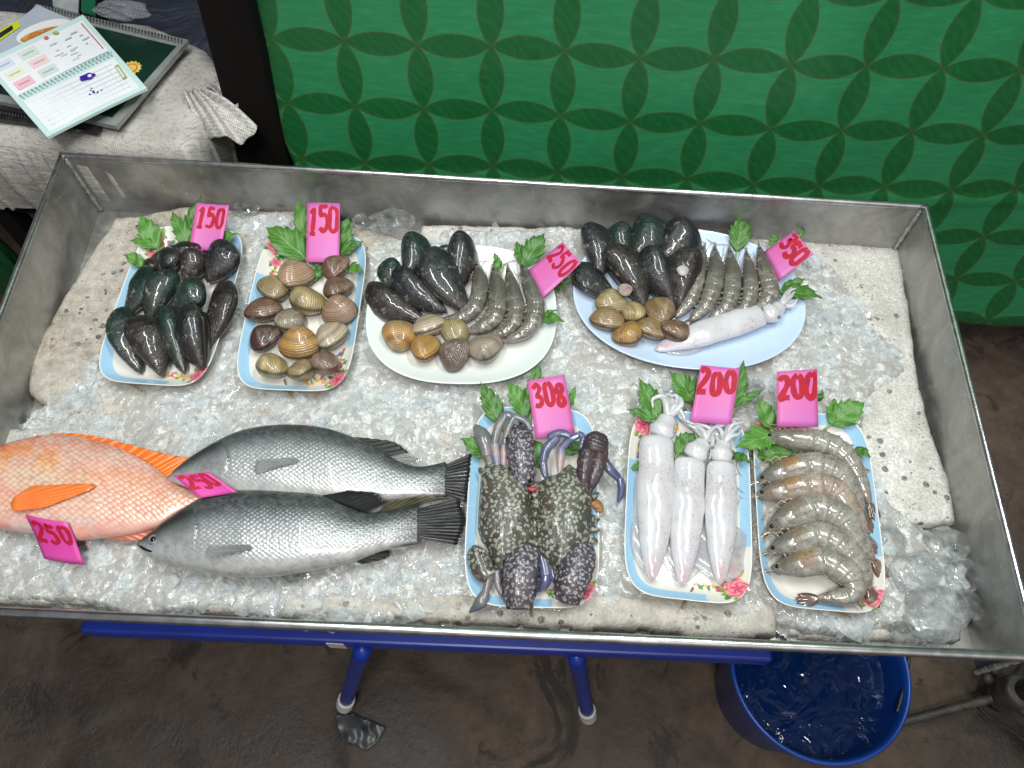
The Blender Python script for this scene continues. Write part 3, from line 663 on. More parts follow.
def blade(A, B, w, lift, seed, fold=.25, teeth=5, curl=0):
    A = np.array(A); B = np.array(B); d = B-A; L = np.linalg.norm(d); x = d/L; y = np.cross([0, 0, 1.], x); y /= np.linalg.norm(y); z = np.cross(x, y)
    n = 64; V = []; uv = []; r = np.random.default_rng(seed); ph = r.uniform(0, 1)
    for i in range(n+1):
        t = i/n; base = (t**.6)*((1-t)**1.25)*2.5
        saw = .80+.26*(((t*teeth+ph) % 1.0))**1.4 if t > .08 else .9
        hw = w*.5*base*saw; hw2 = w*.5*base*(.80+.26*(((t*teeth+ph+.4) % 1.0))**1.4)
        c = A+d*t+z*(lift*4*t*(1-t)+curl*t*t)
        for s_, wd in ((-1, hw), (-.5, hw), (0, 0), (.5, hw2), (1, hw2)):
            V.append(c+y*s_*wd+z*(fold*abs(s_)*wd+.0015*math.sin(t*14+seed+s_*2))+x*abs(s_)*wd*.45); uv.append((t, s_))
    return np.array(V), grid_faces(n+1, 5), np.array(uv)
def leaf(base, tip, w, label, h0=.016, h1=.024, side=None, seed=0, group='leaves garnishing the plates', lift=.003):
    A = ati(*base, h0); B = ati(*tip, h1); k = np.linalg.norm(B-A); wm = w*np.linalg.norm(ati(base[0]+1, base[1], h0)-A)
    L = [blade(A, B, wm, lift, seed)]
    for sd in ((1, -1) if side is None else side):
        d = B-A; a = math.radians(46)*sd; R = np.array([[math.cos(a), -math.sin(a), 0], [math.sin(a), math.cos(a), 0], [0, 0, 1]])
        L.append(blade(A+d*.04, A+(R @ d)*.70+np.array([0, 0, -.002]), wm*.58, lift, seed+50+5*sd, teeth=4))
    V = []; F = []; U = []; n = 0
    for v, f, u in L: V.append(v); F += [tuple(i+n for i in q) for q in f]; U.append(u); n += len(v)
    V = np.concatenate(V); U = np.concatenate(U)
    v, f, u = tube(spline([A-(B-A)*.18+np.array([0, 0, -.002]), A, A+(B-A)*.1], 6), .0009, 5); 
    F += [tuple(i+n for i in q) for q in f]; V = np.vstack([V, v]); U = np.vstack([U, u*0])
    o = mesh('leaf', V, F, m_leaf, uv=U); tag(o, label, 'leaf', group); m = o.modifiers.new('s', 'SOLIDIFY'); m.thickness = .0004; return o
z6 = Z(90, 195, 3.935); z2 = Z(90, 190, 3.53); z3 = Z(350, 210, 4.04); z4 = Z(560, 200, 3.79); z7 = Z(450, 360, 2.953); z8 = Z(610, 350, 2.845)
LV = [(z6(270, 215), z6(200, 80), 22, 'leaf with its tip raised at the back left of the mussel plate', [1]),
 (z6(215, 280), z6(132, 235), 15, 'small leaf over the left rim of the mussel plate', []),
 (z6(400, 215), z6(322, 65), 18, 'slim leaf between the red rose and the mussel plate card', [-1]),
 (z6(385, 205), z6(436, 5), 20, 'tallest leaf behind the 150 card on the mussel plate', []),
 (z6(480, 215), z6(582, 150), 20, 'dark leaf at the right rim of the mussel plate', []),
 (z2(770, 250), z2(622, 130), 34, 'broad toothed leaf at the back left of the clam plate', []),
 (z2(765, 190), z2(733, 28), 17, 'slim pointed leaf rising left of the clam plate card', []),
 (z2(870, 240), z2(915, 95), 25, 'lobed leaf rising right of the clam plate card', [-1]),
 (z2(780, 330), z2(830, 255), 12, 'leaf under the clams below the clam plate card', []),
 (z2(905, 275), z2(965, 290), 14, 'small leaf on the right side of the clam plate', []),
 (z3(700, 235), z3(787, 92), 25, 'pointed leaf standing at the back of the white oval plate', [1]),
 (z3(605, 245), z3(580, 170), 9, 'small upright leaf between the prawn heads on the white plate', []),
 (z3(830, 325), z3(890, 275), 11, 'leaf tip poking out right of the 250 card on ice', [-1]),
 (z3(770, 440), z3(865, 450), 13, 'leaf over the right rim of the white oval plate', [1]),
 (z4(670, 195), z4(690, 60), 24, 'upright leaf at the back of the pale blue plate', []),
 (z4(795, 175), z4(825, 130), 9, 'small leaf left behind the 350 card', []),
 (z4(890, 150), z4(928, 122), 6, 'tiny leaf tip behind the top of the 350 card', []),
 (z4(830, 345), z4(995, 372), 20, 'pointed leaf over the right rim of the pale blue plate', [1]),
 (z7(150, 195), z7(90, 65), 22, 'upright leaf at the back left of the crab plate', []),
 (z7(120, 285), z7(30, 232), 22, 'leaf over the left rim of the crab plate', []),
 (z7(230, 170), z7(170, 62), 22, 'leaf between the left crab leaf and the 308 card', []),
 (z7(240, 160), z7(262, 5), 20, 'tall leaf rising behind the left edge of the 308 card', [-1]),
 (z7(345, 150), z7(372, 75), 9, 'small leaf behind the right edge of the 308 card', []),
 (z7(240, 235), z7(270, 330), 22, 'leaf lying under the crabs below the 308 card', []),
 (z7(340, 280), z7(390, 240), 16, 'leaf lying behind the right crab legs', []),
 (z8(140, 210), z8(82, 80), 26, 'large upright leaf at the back left of the squid plate', [1]),
 (z8(240, 150), z8(170, 62), 26, 'bright leaf rising between the squid tentacles and card', [-1]),
 (z8(355, 165), z8(380, 30), 17, 'leaf rising behind the right edge of the squid card', [-1]),
 (z8(190, 300), z8(240, 235), 24, 'round leaf lying between the first and second squid', []),
 (z8(95, 325), z8(55, 342), 8, 'leaf tip under the leftmost squid', []),
 (z8(345, 300), z8(400, 322), 12, 'small leaf right of the third squid head', []),
 (z8(470, 240), z8(358, 278), 28, 'leaf bridging from the shrimp plate toward the third squid', []),
 (z8(455, 225), z8(420, 135), 20, 'upright leaf at the back left of the shrimp plate', []),
 (z8(520, 290), z8(400, 300), 24, 'leaf lying under the shrimp heads', []),
 (z8(590, 145), z8(606, 112), 8, 'tiny leaf tip behind the shrimp plate card', []),
 (z8(625, 215), z8(725, 148), 28, 'broad lobed leaf over the right rim of the shrimp plate', [1]),
 (z8(690, 285), z8(742, 305), 13, 'small leaf beside the tail of the topmost shrimp', [])]
for i, (b, t, wd, lab, sd) in enumerate(LV):
    under = 'under' in lab or 'lying' in lab
    leaf(b, t, wd*1.3, lab, .014 if not under else .0115, (.030 if 'the 350 card' not in lab else .016) if not under else .0125, sd, i, lift=.003 if not under else .001)
# ================================================================== mussels
def musmat(name, c1, c2, c3, brn=.3):
    s = NT(name); uv = s.co('UV'); sep = s.n('SeparateXYZ', i_Vector=uv); inf = s.n('ObjectInfo').outputs['Random']
    a = s.noise(28, 6, .65, s.n('VectorMath', operation='ADD', i_0=s.co(), i_1=s.n('CombineXYZ', i_X=inf, i_Y=inf, i_Z=inf).outputs[0]).outputs[0], 1.2)
    c = s.ramp(a, (.32, c1), (.52, c2), (.72, c3))
    gl = s.math('SINE', s.math('MULTIPLY', s.math('ADD', sep.outputs[0], s.math('MULTIPLY', s.noise(20, 2), .05)), 75.0))
    c = s.mix(s.math('MULTIPLY', s.ramp(gl, (.5, 0.), (1., .5)), .35), c, (.006, .008, .008))
    c = s.mix(s.ramp(s.noise(16, 6, .75, dist=2.), (.58, 0.), (.72, .25)), c, (.07, .075, .065))
    sm = s.ramp(s.math('ABSOLUTE', s.math('SUBTRACT', s.math('FRACT', s.math('ADD', s.math('MULTIPLY', sep.outputs[1], 2.0), .5)), .5)), (.02, 1.), (.06, 0.))
    pl = s.math('MULTIPLY', s.ramp(sep.outputs[0], (.45, 0.), (.95, 1.)), s.ramp(s.noise(34, 6, .75, dist=1.), (.42, 0.), (.58, .75)))
    c = s.mix(pl, c, (.060, .048, .040)); c = s.mix(s.math('MULTIPLY', sm, .8), c, (.10, .075, .045))
    bar = s.math('MULTIPLY', s.ramp(s.noise(150, 4, .75), (.55, 0.), (.66, 1.)), s.ramp(s.noise(38, 3), (.56, 0.), (.66, .8)))
    c = s.mix(bar, c, (.45, .42, .38))
    s.p(Base_Color=c, Roughness=s.ramp(s.noise(60, 4), (.35, .14), (.65, .45)), Coat_Weight=.6, Coat_Roughness=.07)
    b = s.bump(gl, .07, .0006); s.bump(s.math('ADD', s.noise(140, 5, .7), s.math('MULTIPLY', bar, .8)), .8, .0022, b); return s.m
m_mus = [musmat('mussel_shell_green', (.003, .011, .009), (.007, .026, .020), (.022, .040, .028)),
         musmat('mussel_shell_black', (.004, .005, .006), (.010, .012, .015), (.032, .034, .036)),
         musmat('mussel_shell_brown', (.007, .005, .005), (.018, .013, .011), (.045, .034, .028))]
def mussel(A, B, wpx, hA, hB, label, group, seed, mt=0, roll=0, plump=.72):
    a = ati(*A, hA); b = ati(*B, hB); k = np.linalg.norm(ati(A[0]+1, A[1], hA)-a); ex = (b-a)*.06; a = a-ex; b = b+ex; M, L = frame(a, b, roll); w = wpx*k*1.20
    r = np.random.default_rng(seed); n, m = 40, 28; V = []; uv = []; cs = r.choice([-1, 1])*r.uniform(.10, .22)
    for i in range(n+1):
        t = i/n; tt = np.clip(t, .0005, .9995); pw = (tt**.5)*((1-tt)**.62); pw /= .5**0*.4635*1.02
        pw = math.sqrt(max(0, 1-((.36-tt)/.36)**2)) if tt < .36 else .12+.88*max(0, 1-((tt-.36)/.64)**1.75)
        if tt > .95: pw *= math.sqrt(max(.02, (1-tt)/.05))
        hh = pw**.9
        yo = cs*w*(4*t*(1-t)-.5)
        for j in range(m):
            an = 2*PI*j/m; cy, sz = math.cos(an), math.sin(an)
            y = w*.5*pw*cy*(1.0)+yo; z = w*.5*plump*hh*np.sign(sz)*abs(sz)**1.08*(1-.22*cy*np.sign(cs)); y *= 1-.07*math.exp(-(sz/.10)**2)
            g = 1+.008*math.sin(t*22+seed)+.02*math.sin(an*3+t*5+seed)
            V.append(((t*L), y*g, z*g)); uv.append((t, j/m))
    F = grid_faces(n+1, m, True)
    V = np.array(V); q = V.copy(); V[:, 2] += .0016*(fbm(q[:, 0]*90+seed, q[:, 1]*90, 3, seed)-.5)*2
    o = mesh('mussel', V, F, m_mus[mt], mw=M, uv=uv); tag(o, label, 'mussel', group)
    return o
GM = 'mussels'
L1 = [((425, 202), (225, 262), 62, .034, .024, 'dark mussel lying crosswise at the back left of the mussel plate', 2),
 ((330, 215), (280, 318), 88, .038, .026, 'back-row mussel with a crusty white patch on the mussel plate', 1),
 ((425, 218), (380, 340), 90, .040, .024, 'back-row mussel just under the foot of the 150 card', 2),
 ((545, 190), (475, 340), 108, .042, .024, 'mussel in the back right corner of the mussel plate', 1),
 ((238, 290), (148, 478), 92, .036, .022, 'long glossy green mussel along the left rim, middle row', 0),
 ((318, 305), (228, 488), 92, .040, .024, 'second mussel from the left in the middle row', 0),
 ((436, 345), (330, 462), 100, .044, .026, 'short teal-green mussel in the middle of the mussel plate', 0),
 ((550, 350), (462, 600), 100, .038, .020, 'long brownish mussel along the right rim of the mussel plate', 2),
 ((118, 455), (190, 692), 100, .036, .016, 'frontmost left mussel curving along the blue rim', 0),
 ((185, 488), (290, 698), 118, .044, .020, 'wide wrinkled dark mussel second from left in the front row', 2),
 ((290, 455), (365, 695), 84, .040, .018, 'narrow dark mussel third in the front row', 0),
 ((455, 470), (420, 590), 70, .026, .016, 'small dark mussel half hidden beside the long brownish one', 1),
 ((215, 300), (300, 250), 60, .024, .020, 'thin dark mussel edge peeking between the back and middle rows', 2),
 ((380, 450), (438, 682), 122, .050, .022, 'big grey-green mussel with a reddish tip in the front row', 1)]
for i, (A, B, w_, ha, hb, lab, mt) in enumerate(L1): mussel(z6(*A), z6(*B), w_/3.935*1.08, ha-.008, hb-.006, lab, 'mussels on the mussel plate', i+1, mt, .65*math.sin(i*2.1))
L3 = [((150, 205), (195, 330), 78, .030, .020, 'small green-black mussel second from left on the white plate', 0),
 ((375, 148), (388, 200), 52, .030, .026, 'smallest mussel, half hidden at the back of the white plate', 0),
 ((270, 102), (238, 262), 98, .034, .024, 'greenish upright mussel at the back left of the white plate', 0),
 ((458, 100), (432, 330), 96, .038, .020, 'upright mussel with matted threads next to the prawns', 1),
 ((75, 322), (292, 452), 100, .028, .018, 'brown-black mussel lying along the left rim of the white plate', 2),
 ((182, 255), (372, 412), 100, .036, .022, 'slate-blue mussel pointing at the clams on the white plate', 1),
 ((315, 172), (462, 408), 128, .042, .022, 'largest smooth black mussel in the middle of the white plate', 1)]
for i, (A, B, w_, ha, hb, lab, mt) in enumerate(L3): mussel(z3(*A), z3(*B), w_/4.04*1.1, ha-.006, hb-.004, lab, 'mussels on the white oval plate', i+30, mt, .55*math.sin(i*1.7))
L4 = [((125, 98), (155, 290), 100, .032, .022, 'upright mussel at the far left back of the pale blue plate', 1),
 ((215, 98), (248, 230), 92, .034, .024, 'green mussel second from left at the back of the pale blue plate', 0),
 ((352, 70), (285, 240), 112, .036, .024, 'mussel with white scuffs third from left on the pale blue plate', 0),
 ((492, 92), (385, 250), 128, .042, .024, 'mussel with a grey crusted face beside the prawns', 1),
 ((55, 262), (200, 368), 104, .030, .018, 'black mussel jutting over the left rim of the pale blue plate', 1),
 ((200, 180), (325, 392), 112, .042, .020, 'mussel with a round pale barnacle on the pale blue plate', 2),
 ((325, 190), (420, 388), 106, .044, .020, 'plain blue-black mussel in the middle of the pale blue plate', 1),
 ((490, 185), (440, 402), 108, .046, .020, 'mussel with a large white scar touching the prawns', 2)]
mus4 = []
for i, (A, B, w_, ha, hb, lab, mt) in enumerate(L4): mus4.append(mussel(z4(*A), z4(*B), w_/3.79*1.08, ha-.006, hb-.004, lab, 'mussels on the pale blue plate', i+50, mt, .5*math.sin(i*1.3)))
def patch(parent, uvp, ru, rv, h, name, mt):
    c = ati(*uvp, h); k = np.linalg.norm(ati(uvp[0]+1, uvp[1], h)-c); m = 24; V = [c+np.array([0, 0, .0022])]; F = []
    for ri, (rr, zz) in enumerate(((.5, .002), (.85, .0012), (1., -.001))):
        for j in range(m): a = 2*PI*j/m; V.append(c+np.array([ru*k*rr*math.cos(a)*(1+.1*math.sin(3*a)), rv*k*rr*math.sin(a), zz]))
    F = [(0, 1+j, 1+(j+1) % m) for j in range(m)]+[(1+r_*m+j, 1+(r_+1)*m+j, 1+(r_+1)*m+(j+1) % m, 1+r_*m+(j+1) % m) for r_ in range(2) for j in range(m)]
    mesh(name, V, F, mt, parent)
m_scar = simple('shell_scar', (.62, .62, .58), .4, (.4, .36, .33), 90, .4, 200)
m_barn = simple('barnacle', (.42, .33, .29), .6, (.2, .13, .11), 120, .5, 200)
patch(mus4[5], z4(247, 338), 7.5, 7.5, .0385, 'barnacle', m_barn)
patch(mus4[7], z4(466, 266), 6, 6.5, .0475, 'scar', m_scar)

# ================================================================== clams
def clammat():
    s = NT('clam_shell'); uv = s.co('UV'); sep = s.n('SeparateXYZ', i_Vector=uv)
    a = s.n('Attribute', attribute_name='col').outputs[0]; n1 = s.noise(60, 4, .6)
    w = s.math('ADD', sep.outputs[1], s.math('MULTIPLY', n1, .06))
    bands = s.ramp(s.noise(5.5, 3, .6, s.n('CombineXYZ', i_X=w, i_Y=s.math('MULTIPLY', s.n('ObjectInfo').outputs['Random'], 20.0)).outputs[0]), (.38, 0.), (.62, 1.))
    fine = s.math('SINE', s.math('MULTIPLY', w, 105.0))
    c = s.mix(s.math('MULTIPLY', bands, .5), a, (.07, .04, .025), 'MIX')
    c = s.mix(s.ramp(s.noise(45, 5, .7), (.5, 0.), (.75, .5)), c, (.50, .42, .32))
    c = s.mix(s.math('MULTIPLY', s.ramp(fine, (.5, 0.), (1., 1.)), .5), c, (.05, .03, .02))
    s.p(Base_Color=c, Roughness=.3, Coat_Weight=.35, Coat_Roughness=.1); s.bump(fine, .32, .0008); return s.m
m_clam = clammat()
def clam(p, rpx, colr, label, group, seed, h=.010, tilt=None, yaw=None, ribs=0):
    r = np.random.default_rng(seed); k = np.linalg.norm(ati(p[0]+1, p[1], h)-ati(*p, h)); R = rpx*k*1.04
    n, m = 22, 48; V = []; uv = []; dk = []
    for sg in (1, -1):
        for i in range(n):
            rho = math.sin(i/(n-1)*PI/2)
            for j in range(m):
                a = 2*PI*j/m; rr = 1+.17*max(0, math.cos(a-PI/2))**5+.035*math.cos(3*(a-PI/2))+.05*math.cos(2*a)
                ux, uy = math.cos(a)*rr*1.08, math.sin(a)*rr*.94
                x = ux*rho; y = uy*rho+.42*(1-rho)**1.3; z = sg*.70*(max(0, 1-rho**2.1))**.62*(1+.10*(uy*rho))
                if ribs: z *= 1+.05*math.cos(a*16)
                V.append((x*R, y*R, z*R)); uv.append((j/m, math.hypot(x, y-1.05)*.5)); dk.append((1-.80*max(0, (rho-.955)/.045)**.7 if rho > .955 else 1)*(1-.55*math.exp(-(math.hypot(x, y-1.0)/.16)**2)))
    F = grid_faces(n, m, True)+[f[::-1] for f in grid_faces(n, m, True, off=n*m)]
    c = ati(*p, h+R*.5/1.0)
    yaw = (r.uniform(-1.2, 1.2)+(PI if r.random() < .3 else 0)) if yaw is None else yaw; tx, ty = (r.choice([-.1, -.35, .25, -.6, .4])+r.uniform(-.15, .15), r.uniform(-.35, .35)) if tilt is None else tilt
    M = Matrix.Translation(c.tolist()) @ Matrix.Rotation(tx, 4, 'X') @ Matrix.Rotation(ty, 4, 'Y') @ Matrix.Rotation(yaw, 4, 'Z')
    vc = np.repeat(np.array([colr]), len(V), 0)*np.array(dk)[:, None]
    tag(mesh('clam', V, F, m_clam, mw=M, uv=uv, vc=vc), label, 'clam', group)
TAN, OLV, BRN, YEL, DRK, GLD, GRY, BGE = (.40, .26, .17), (.36, .29, .14), (.17, .09, .055), (.48, .38, .18), (.045, .014, .018), (.45, .25, .07), (.36, .31, .24), (.48, .40, .29)
C2 = [((728, 303), 60, TAN, 'pinkish tan clam nearest the foot of the clam plate card'), ((868, 272), 48, BRN, 'brown clam in the back right corner of the clam plate'),
 ((645, 348), 56, OLV, 'olive clam at the back left of the clam plate'), ((770, 388), 62, YEL, 'largest pale yellow clam in the centre of the clam plate'),
 ((876, 348), 50, BRN, 'dark brown clam second from the back on the right'), ((613, 428), 58, BRN, 'wide brown clam on the left rim, second row'),
 ((705, 458), 52, GRY, 'grey-striped clam just below the large yellow clam'), ((880, 430), 56, TAN, 'wide tan and brown clam third on the right side'),
 ((617, 523), 52, DRK, 'dark purple-black clam on the left side'), ((738, 545), 62, GLD, 'golden-brown clam with dark bands in the front centre'),
 ((855, 516), 56, BGE, 'beige clam fourth on the right side'), ((645, 618), 54, YEL, 'yellow clam in the front left corner of the clam plate'),
 ((740, 640), 50, OLV, 'flat dark-ridged clam at the very front of the clam plate'), ((833, 608), 52, (.25, .17, .13), 'grey-brown clam beside the front right rose')]
for i, (p, r_, c, lab) in enumerate(C2): clam(z2(*p), r_/3.53*.98, c, lab, 'clams on the floral plate', 100+i)
C3 = [((203, 503), 64, GLD, 'golden-orange clam at the left of the clams on the white plate'), ((318, 472), 62, BGE, 'smooth beige clam behind the others on the white plate'),
 ((420, 497), 58, OLV, 'tan and gold clam touching the prawn tails'), ((308, 558), 60, GLD, 'golden tan clam at the front of the white plate'),
 ((425, 583), 62, (.16, .12, .10), 'grey-brown ribbed clam at the front of the white plate'), ((542, 553), 66, GRY, 'large grey-beige clam at the right of the clams')]
for i, (p, r_, c, lab) in enumerate(C3): clam(z3(*p), r_/4.04, c, lab, 'clams on the white oval plate', 130+i, ribs=i == 4)
C4 = [((195, 390), 54, OLV, 'olive clam farthest back on the pale blue plate'), ((178, 455), 57, (.34, .22, .10), 'golden clam with a grey side at the left of the pale blue plate'),
 ((280, 423), 46, YEL, 'yellow clam standing on edge on the pale blue plate'), ((255, 505), 54, GLD, 'golden clam nearest the front rim of the pale blue plate'),
 ((375, 420), 57, (.28, .19, .09), 'round brown-olive clam under the mussels'), ((345, 490), 52, (.30, .20, .08), 'ridged olive clam in the middle of the front row'),
 ((437, 492), 55, (.20, .11, .05), 'dark brown clam next to the squid')]
for i, (p, r_, c, lab) in enumerate(C4): clam(z4(*p), r_/3.79, c, lab, 'clams on the pale blue plate', 160+i)

# ================================================================== prawns
def shrimpmat():
    s = NT('raw_shrimp_shell'); uv = s.co('UV'); sep = s.n('SeparateXYZ', i_Vector=uv); a = s.n('Attribute', attribute_name='col').outputs[0]
    c = s.mix(s.ramp(s.noise(42, 6, .7, dist=.8), (.42, 0.), (.68, .65)), a, (.085, .075, .062), 'MIX')
    c = s.mix(s.ramp(s.noise(55, 5, .6, s.vmap(s.co(), loc=(2, 5, 1)), 1.2), (.52, 0.), (.72, .6)), c, (.50, .46, .40))
    c = s.mix(s.ramp(s.noise(420, 2), (.58, 0.), (.66, .55)), c, (.03, .03, .035))
    s.p(Base_Color=c, Roughness=.22, Coat_Weight=.8, Coat_Roughness=.04, Subsurface_Weight=.15, Subsurface_Scale=.004, Subsurface_Radius=(1, .6, .4)); s.bump(s.noise(90, 3), .3, .001); return s.m
m_shr = shrimpmat()
m_eye = simple('black_eye', (.006, .006, .007), .1)
m_thin = simple('pale_feeler', (.42, .34, .27), .35, (.26, .18, .13), 50)
def shrimp(pts, wpx, label, group, seed, h=.014, side=1, orange=.0, base=(.255, .235, .195), lift=.0):
    rj = np.random.default_rng(seed+900); pts = [(u+rj.normal(0, .9)*(i > 0), v+rj.normal(0, .9)*(i > 0)) for i, (u, v) in enumerate(pts)]; wpx *= rj.uniform(.88, 1.04)
    n0 = len(pts); P = np.array([ati(u, v, h+lift*math.sin(PI*i/(n0-1))) for i, (u, v) in enumerate(pts)])
    k = np.linalg.norm(ati(pts[0][0]+1, pts[0][1], h)-P[0]); R = wpx*k/2; n, m = 110, 20; C = spline(P, n)
    t = np.linspace(0, 1, n); prof = np.interp(t, [0, .04, .12, .22, .34, .45, .6, .75, .88, .96, 1], [.16, .34, .66, .92, 1.0, .98, .92, .78, .55, .36, .2])
    segs = [.37, .47, .565, .655, .745, .83, .93]; saw = np.zeros(n); groove = np.zeros(n)
    for a, b in zip(segs[:-1], segs[1:]):
        mm = (t >= a) & (t < b); saw[mm] = (t[mm]-a)/(b-a)
    for a in segs: groove += np.exp(-((t-a)/.008)**2)
    r = R*prof*(1+.07*saw-.05*groove)
    V, F, uv = tube(C, r, m, .80)
    # colour: banded joints, pale belly side, dark back
    ang = uv[:, 1]*2*PI; g = np.repeat(groove, m); tv = uv[:, 0]; sd_ = np.cos(ang)*side      # +1 = back side
    b = np.array(base)[None]*np.ones((len(V), 1))
    b = b*(1-.18*np.clip(g, 0, 1)[:, None]); sw = np.repeat(saw, m)[:, None]; b = b*(1+.30*sw*(sw > .6))
    tailm = np.clip((tv-.86)/.1, 0, 1)[:, None]; b = b*(1-tailm*.5)+np.array([.14, .07, .05])*tailm*.5
    hm = np.clip((.36-tv)/.08, 0, 1)*np.clip(.9-sd_*.6, .25, 1); b = b*(1-.42*hm[:, None])
    om = orange*np.exp(-((tv-.27)/.07)**2)*np.clip(.6-sd_, 0, 1); b = b*(1-om[:, None])+np.array([.34, .17, .06])*om[:, None]
    body = mesh('shrimp', V, F, m_shr, uv=uv, vc=np.clip(b, 0, 1)); tag(body, label, 'shrimp', group)
    T = np.gradient(C, axis=0); T /= np.linalg.norm(T, axis=1)[:, None]; N_ = np.cross(T, [0, 0, 1.]); N_ /= np.linalg.norm(N_, axis=1)[:, None]; N_ *= -side  # toward the belly
    rr = np.random.default_rng(seed)
    # rostrum
    hd = C[0]; f0 = -T[3]; v, f, _ = tube(spline([C[8]-N_[8]*r[8]*.75, C[0]-N_[0]*r[0]*.8, hd+f0*R*.8-N_[0]*R*.12], 14), np.linspace(.22, .03, 14)*R, 8, .6)
    mesh('rostrum', v, f, m_shr, body, vc=np.repeat([[.2, .15, .11]], len(v), 0))
    for z in (1, ):   # eye
        c = C[6]+np.array([0, 0, r[6]*.62])+N_[6]*r[6]*.1-T[6]*R*.1; v, f = lathe([(0.0002, -.9), (.6, -.7), (.9, -.2), (.9, .3), (.5, .8), (.0002, .95)], 12); mesh('eye', v*R*.17+c, f, m_eye, body)
    # swimming legs
    for i, tt in enumerate([.42, .51, .60, .69, .78]):
        j = int(tt*n); a = C[j]+N_[j]*r[j]*.75; d = N_[j]*R*.55+T[j]*R*.35; v, f, _ = tube(spline([a, a+d*.5, a+d+np.array([0, 0, -.001])], 7), np.array([.14, .17, .16, .13, .1, .07, .03])*R, 6, .5)
        mesh('swimming_leg', v, f, m_shr, body, vc=np.repeat([[.30, .22, .16]], len(v), 0))
    for i, tt in enumerate([.14, .19, .24, .29]):
        j = int(tt*n); a = C[j]+N_[j]*r[j]*.7+np.array([0, 0, r[j]*.2]); b1 = a+N_[j]*R*rr.uniform(.35, .6)-T[j]*R*.3; b2 = b1-T[j]*R*rr.uniform(.5, 1.0)-N_[j]*R*rr.uniform(-.1, .4)
        v, f, _ = tube(spline([a, b1, b2], 10), np.linspace(.07, .025, 10)*R, 6); mesh('walking_leg', v, f, m_thin, body)
    for s_ in (-1, 1):
        a = C[1]; b1 = a-T[1]*R*.8+N_[1]*R*.2*s_; b2 = b1+N_[1]*R*(1.0+.5*s_)-T[1]*R*rr.uniform(-.4, .8); b3 = b2+T[3]*R*rr.uniform(.5, 4.0)+N_[3]*R*rr.uniform(.2, 1.4)
        b2[2] -= .003; b3[2] = max(b3[2]-.006, ICE+.004); v, f, _ = tube(spline([a, b1, b2, b3], 24), np.linspace(.05, .018, 24)*R, 5); mesh('antenna', v, f, m_thin, body)
    # tail fan
    e = C[-1]; d = T[-1]
    for q in (-.30, -.10, .10, .30):
        dd = d*math.cos(q)+N_[-1]*math.sin(q); s2 = np.cross(dd, [0, 0, 1.]); V2 = []; 
        for i in range(9):
            t2 = i/8; wv = R*.26*math.sin(PI*min(.98, t2*.85+.12))**.7
            cc = e-d*R*.15+dd*R*(1.55 if abs(q) < .2 else 1.4)*t2+np.array([0, 0, .0008-.001*abs(q)])
            V2 += [cc-s2*wv, cc+np.array([0, 0, wv*.3]), cc+s2*wv]
        o = mesh('tail_fan', V2, grid_faces(9, 3), m_shr, body, vc=np.repeat([[.16, .085, .06]], 27, 0)); mo = o.modifiers.new('s', 'SOLIDIFY'); mo.thickness = .0006
    return body
def zz(f, L): return [f(*p) for p in L]
T7 = [([(438, 246), (505, 250), (590, 262), (660, 290), (705, 350), (735, 440)], 78, 'topmost shrimp, half under the shrimp plate card', .4, 0),
 ([(418, 372), (485, 345), (570, 325), (640, 345), (690, 400), (722, 470)], 84, 'second shrimp from the top with an orange head patch', 1., .004),
 ([(415, 412), (485, 398), (570, 385), (640, 400), (692, 460), (728, 530)], 80, 'third shrimp from the top, pinkish brown', .9, .002),
 ([(445, 515), (510, 475), (590, 452), (655, 470), (705, 530), (745, 600)], 84, 'fourth shrimp from the top, grey and glossy', .3, .004),
 ([(448, 572), (515, 548), (595, 528), (665, 555), (712, 620), (738, 680)], 80, 'fifth shrimp from the top with crossed feelers', .3, .002),
 ([(458, 622), (530, 612), (615, 600), (685, 640), (680, 700), (590, 708)], 84, 'front shrimp with its tail curled back under it', .9, .004)]
for i, (L, w_, lab, og, lf) in enumerate(T7): shrimp(zz(z8, L), w_/2.845, lab, 'shrimp on the floral plate', i, .017, 1, og, (.31, .295, .255) if i != 2 else (.36, .29, .23), .008+lf)
T3 = [([(512, 215), (520, 290), (508, 380), (455, 432), (365, 448)], 70, 'leftmost prawn on the white plate, behind the clams'),
 ([(578, 228), (592, 320), (588, 415), (545, 470), (470, 490)], 74, 'second prawn from the left on the white plate'),
 ([(636, 235), (656, 330), (668, 420), (635, 485), (560, 512)], 74, 'third prawn from the left on the white plate'),
 ([(690, 220), (722, 310), (752, 400), (715, 488), (612, 530)], 80, 'rightmost prawn under the 250 card')]
for i, (L, w_, lab) in enumerate(T3): shrimp(zz(z3, L), w_/4.04, lab, 'prawns on the white oval plate', 20+i, .016, -1, 0, (.15, .14, .12), .006)
T4 = [([(545, 175), (528, 270), (500, 370), (440, 440)], 62, 'leftmost prawn on the pale blue plate, beside the scarred mussel'),
 ([(585, 178), (585, 290), (560, 390), (495, 455)], 66, 'second prawn from the left on the pale blue plate'),
 ([(640, 185), (655, 300), (635, 395), (565, 458)], 66, 'third prawn from the left on the pale blue plate'),
 ([(705, 195), (722, 310), (708, 395), (640, 450)], 66, 'fourth prawn from the left on the pale blue plate'),
 ([(752, 175), (785, 280), (790, 365), (722, 428)], 68, 'rightmost prawn just under the 350 card')]
for i, (L, w_, lab) in enumerate(T4): shrimp(zz(z4, L), w_/3.79, lab, 'prawns on the pale blue plate', 40+i, .016, -1, 0, (.18, .17, .145), .008)

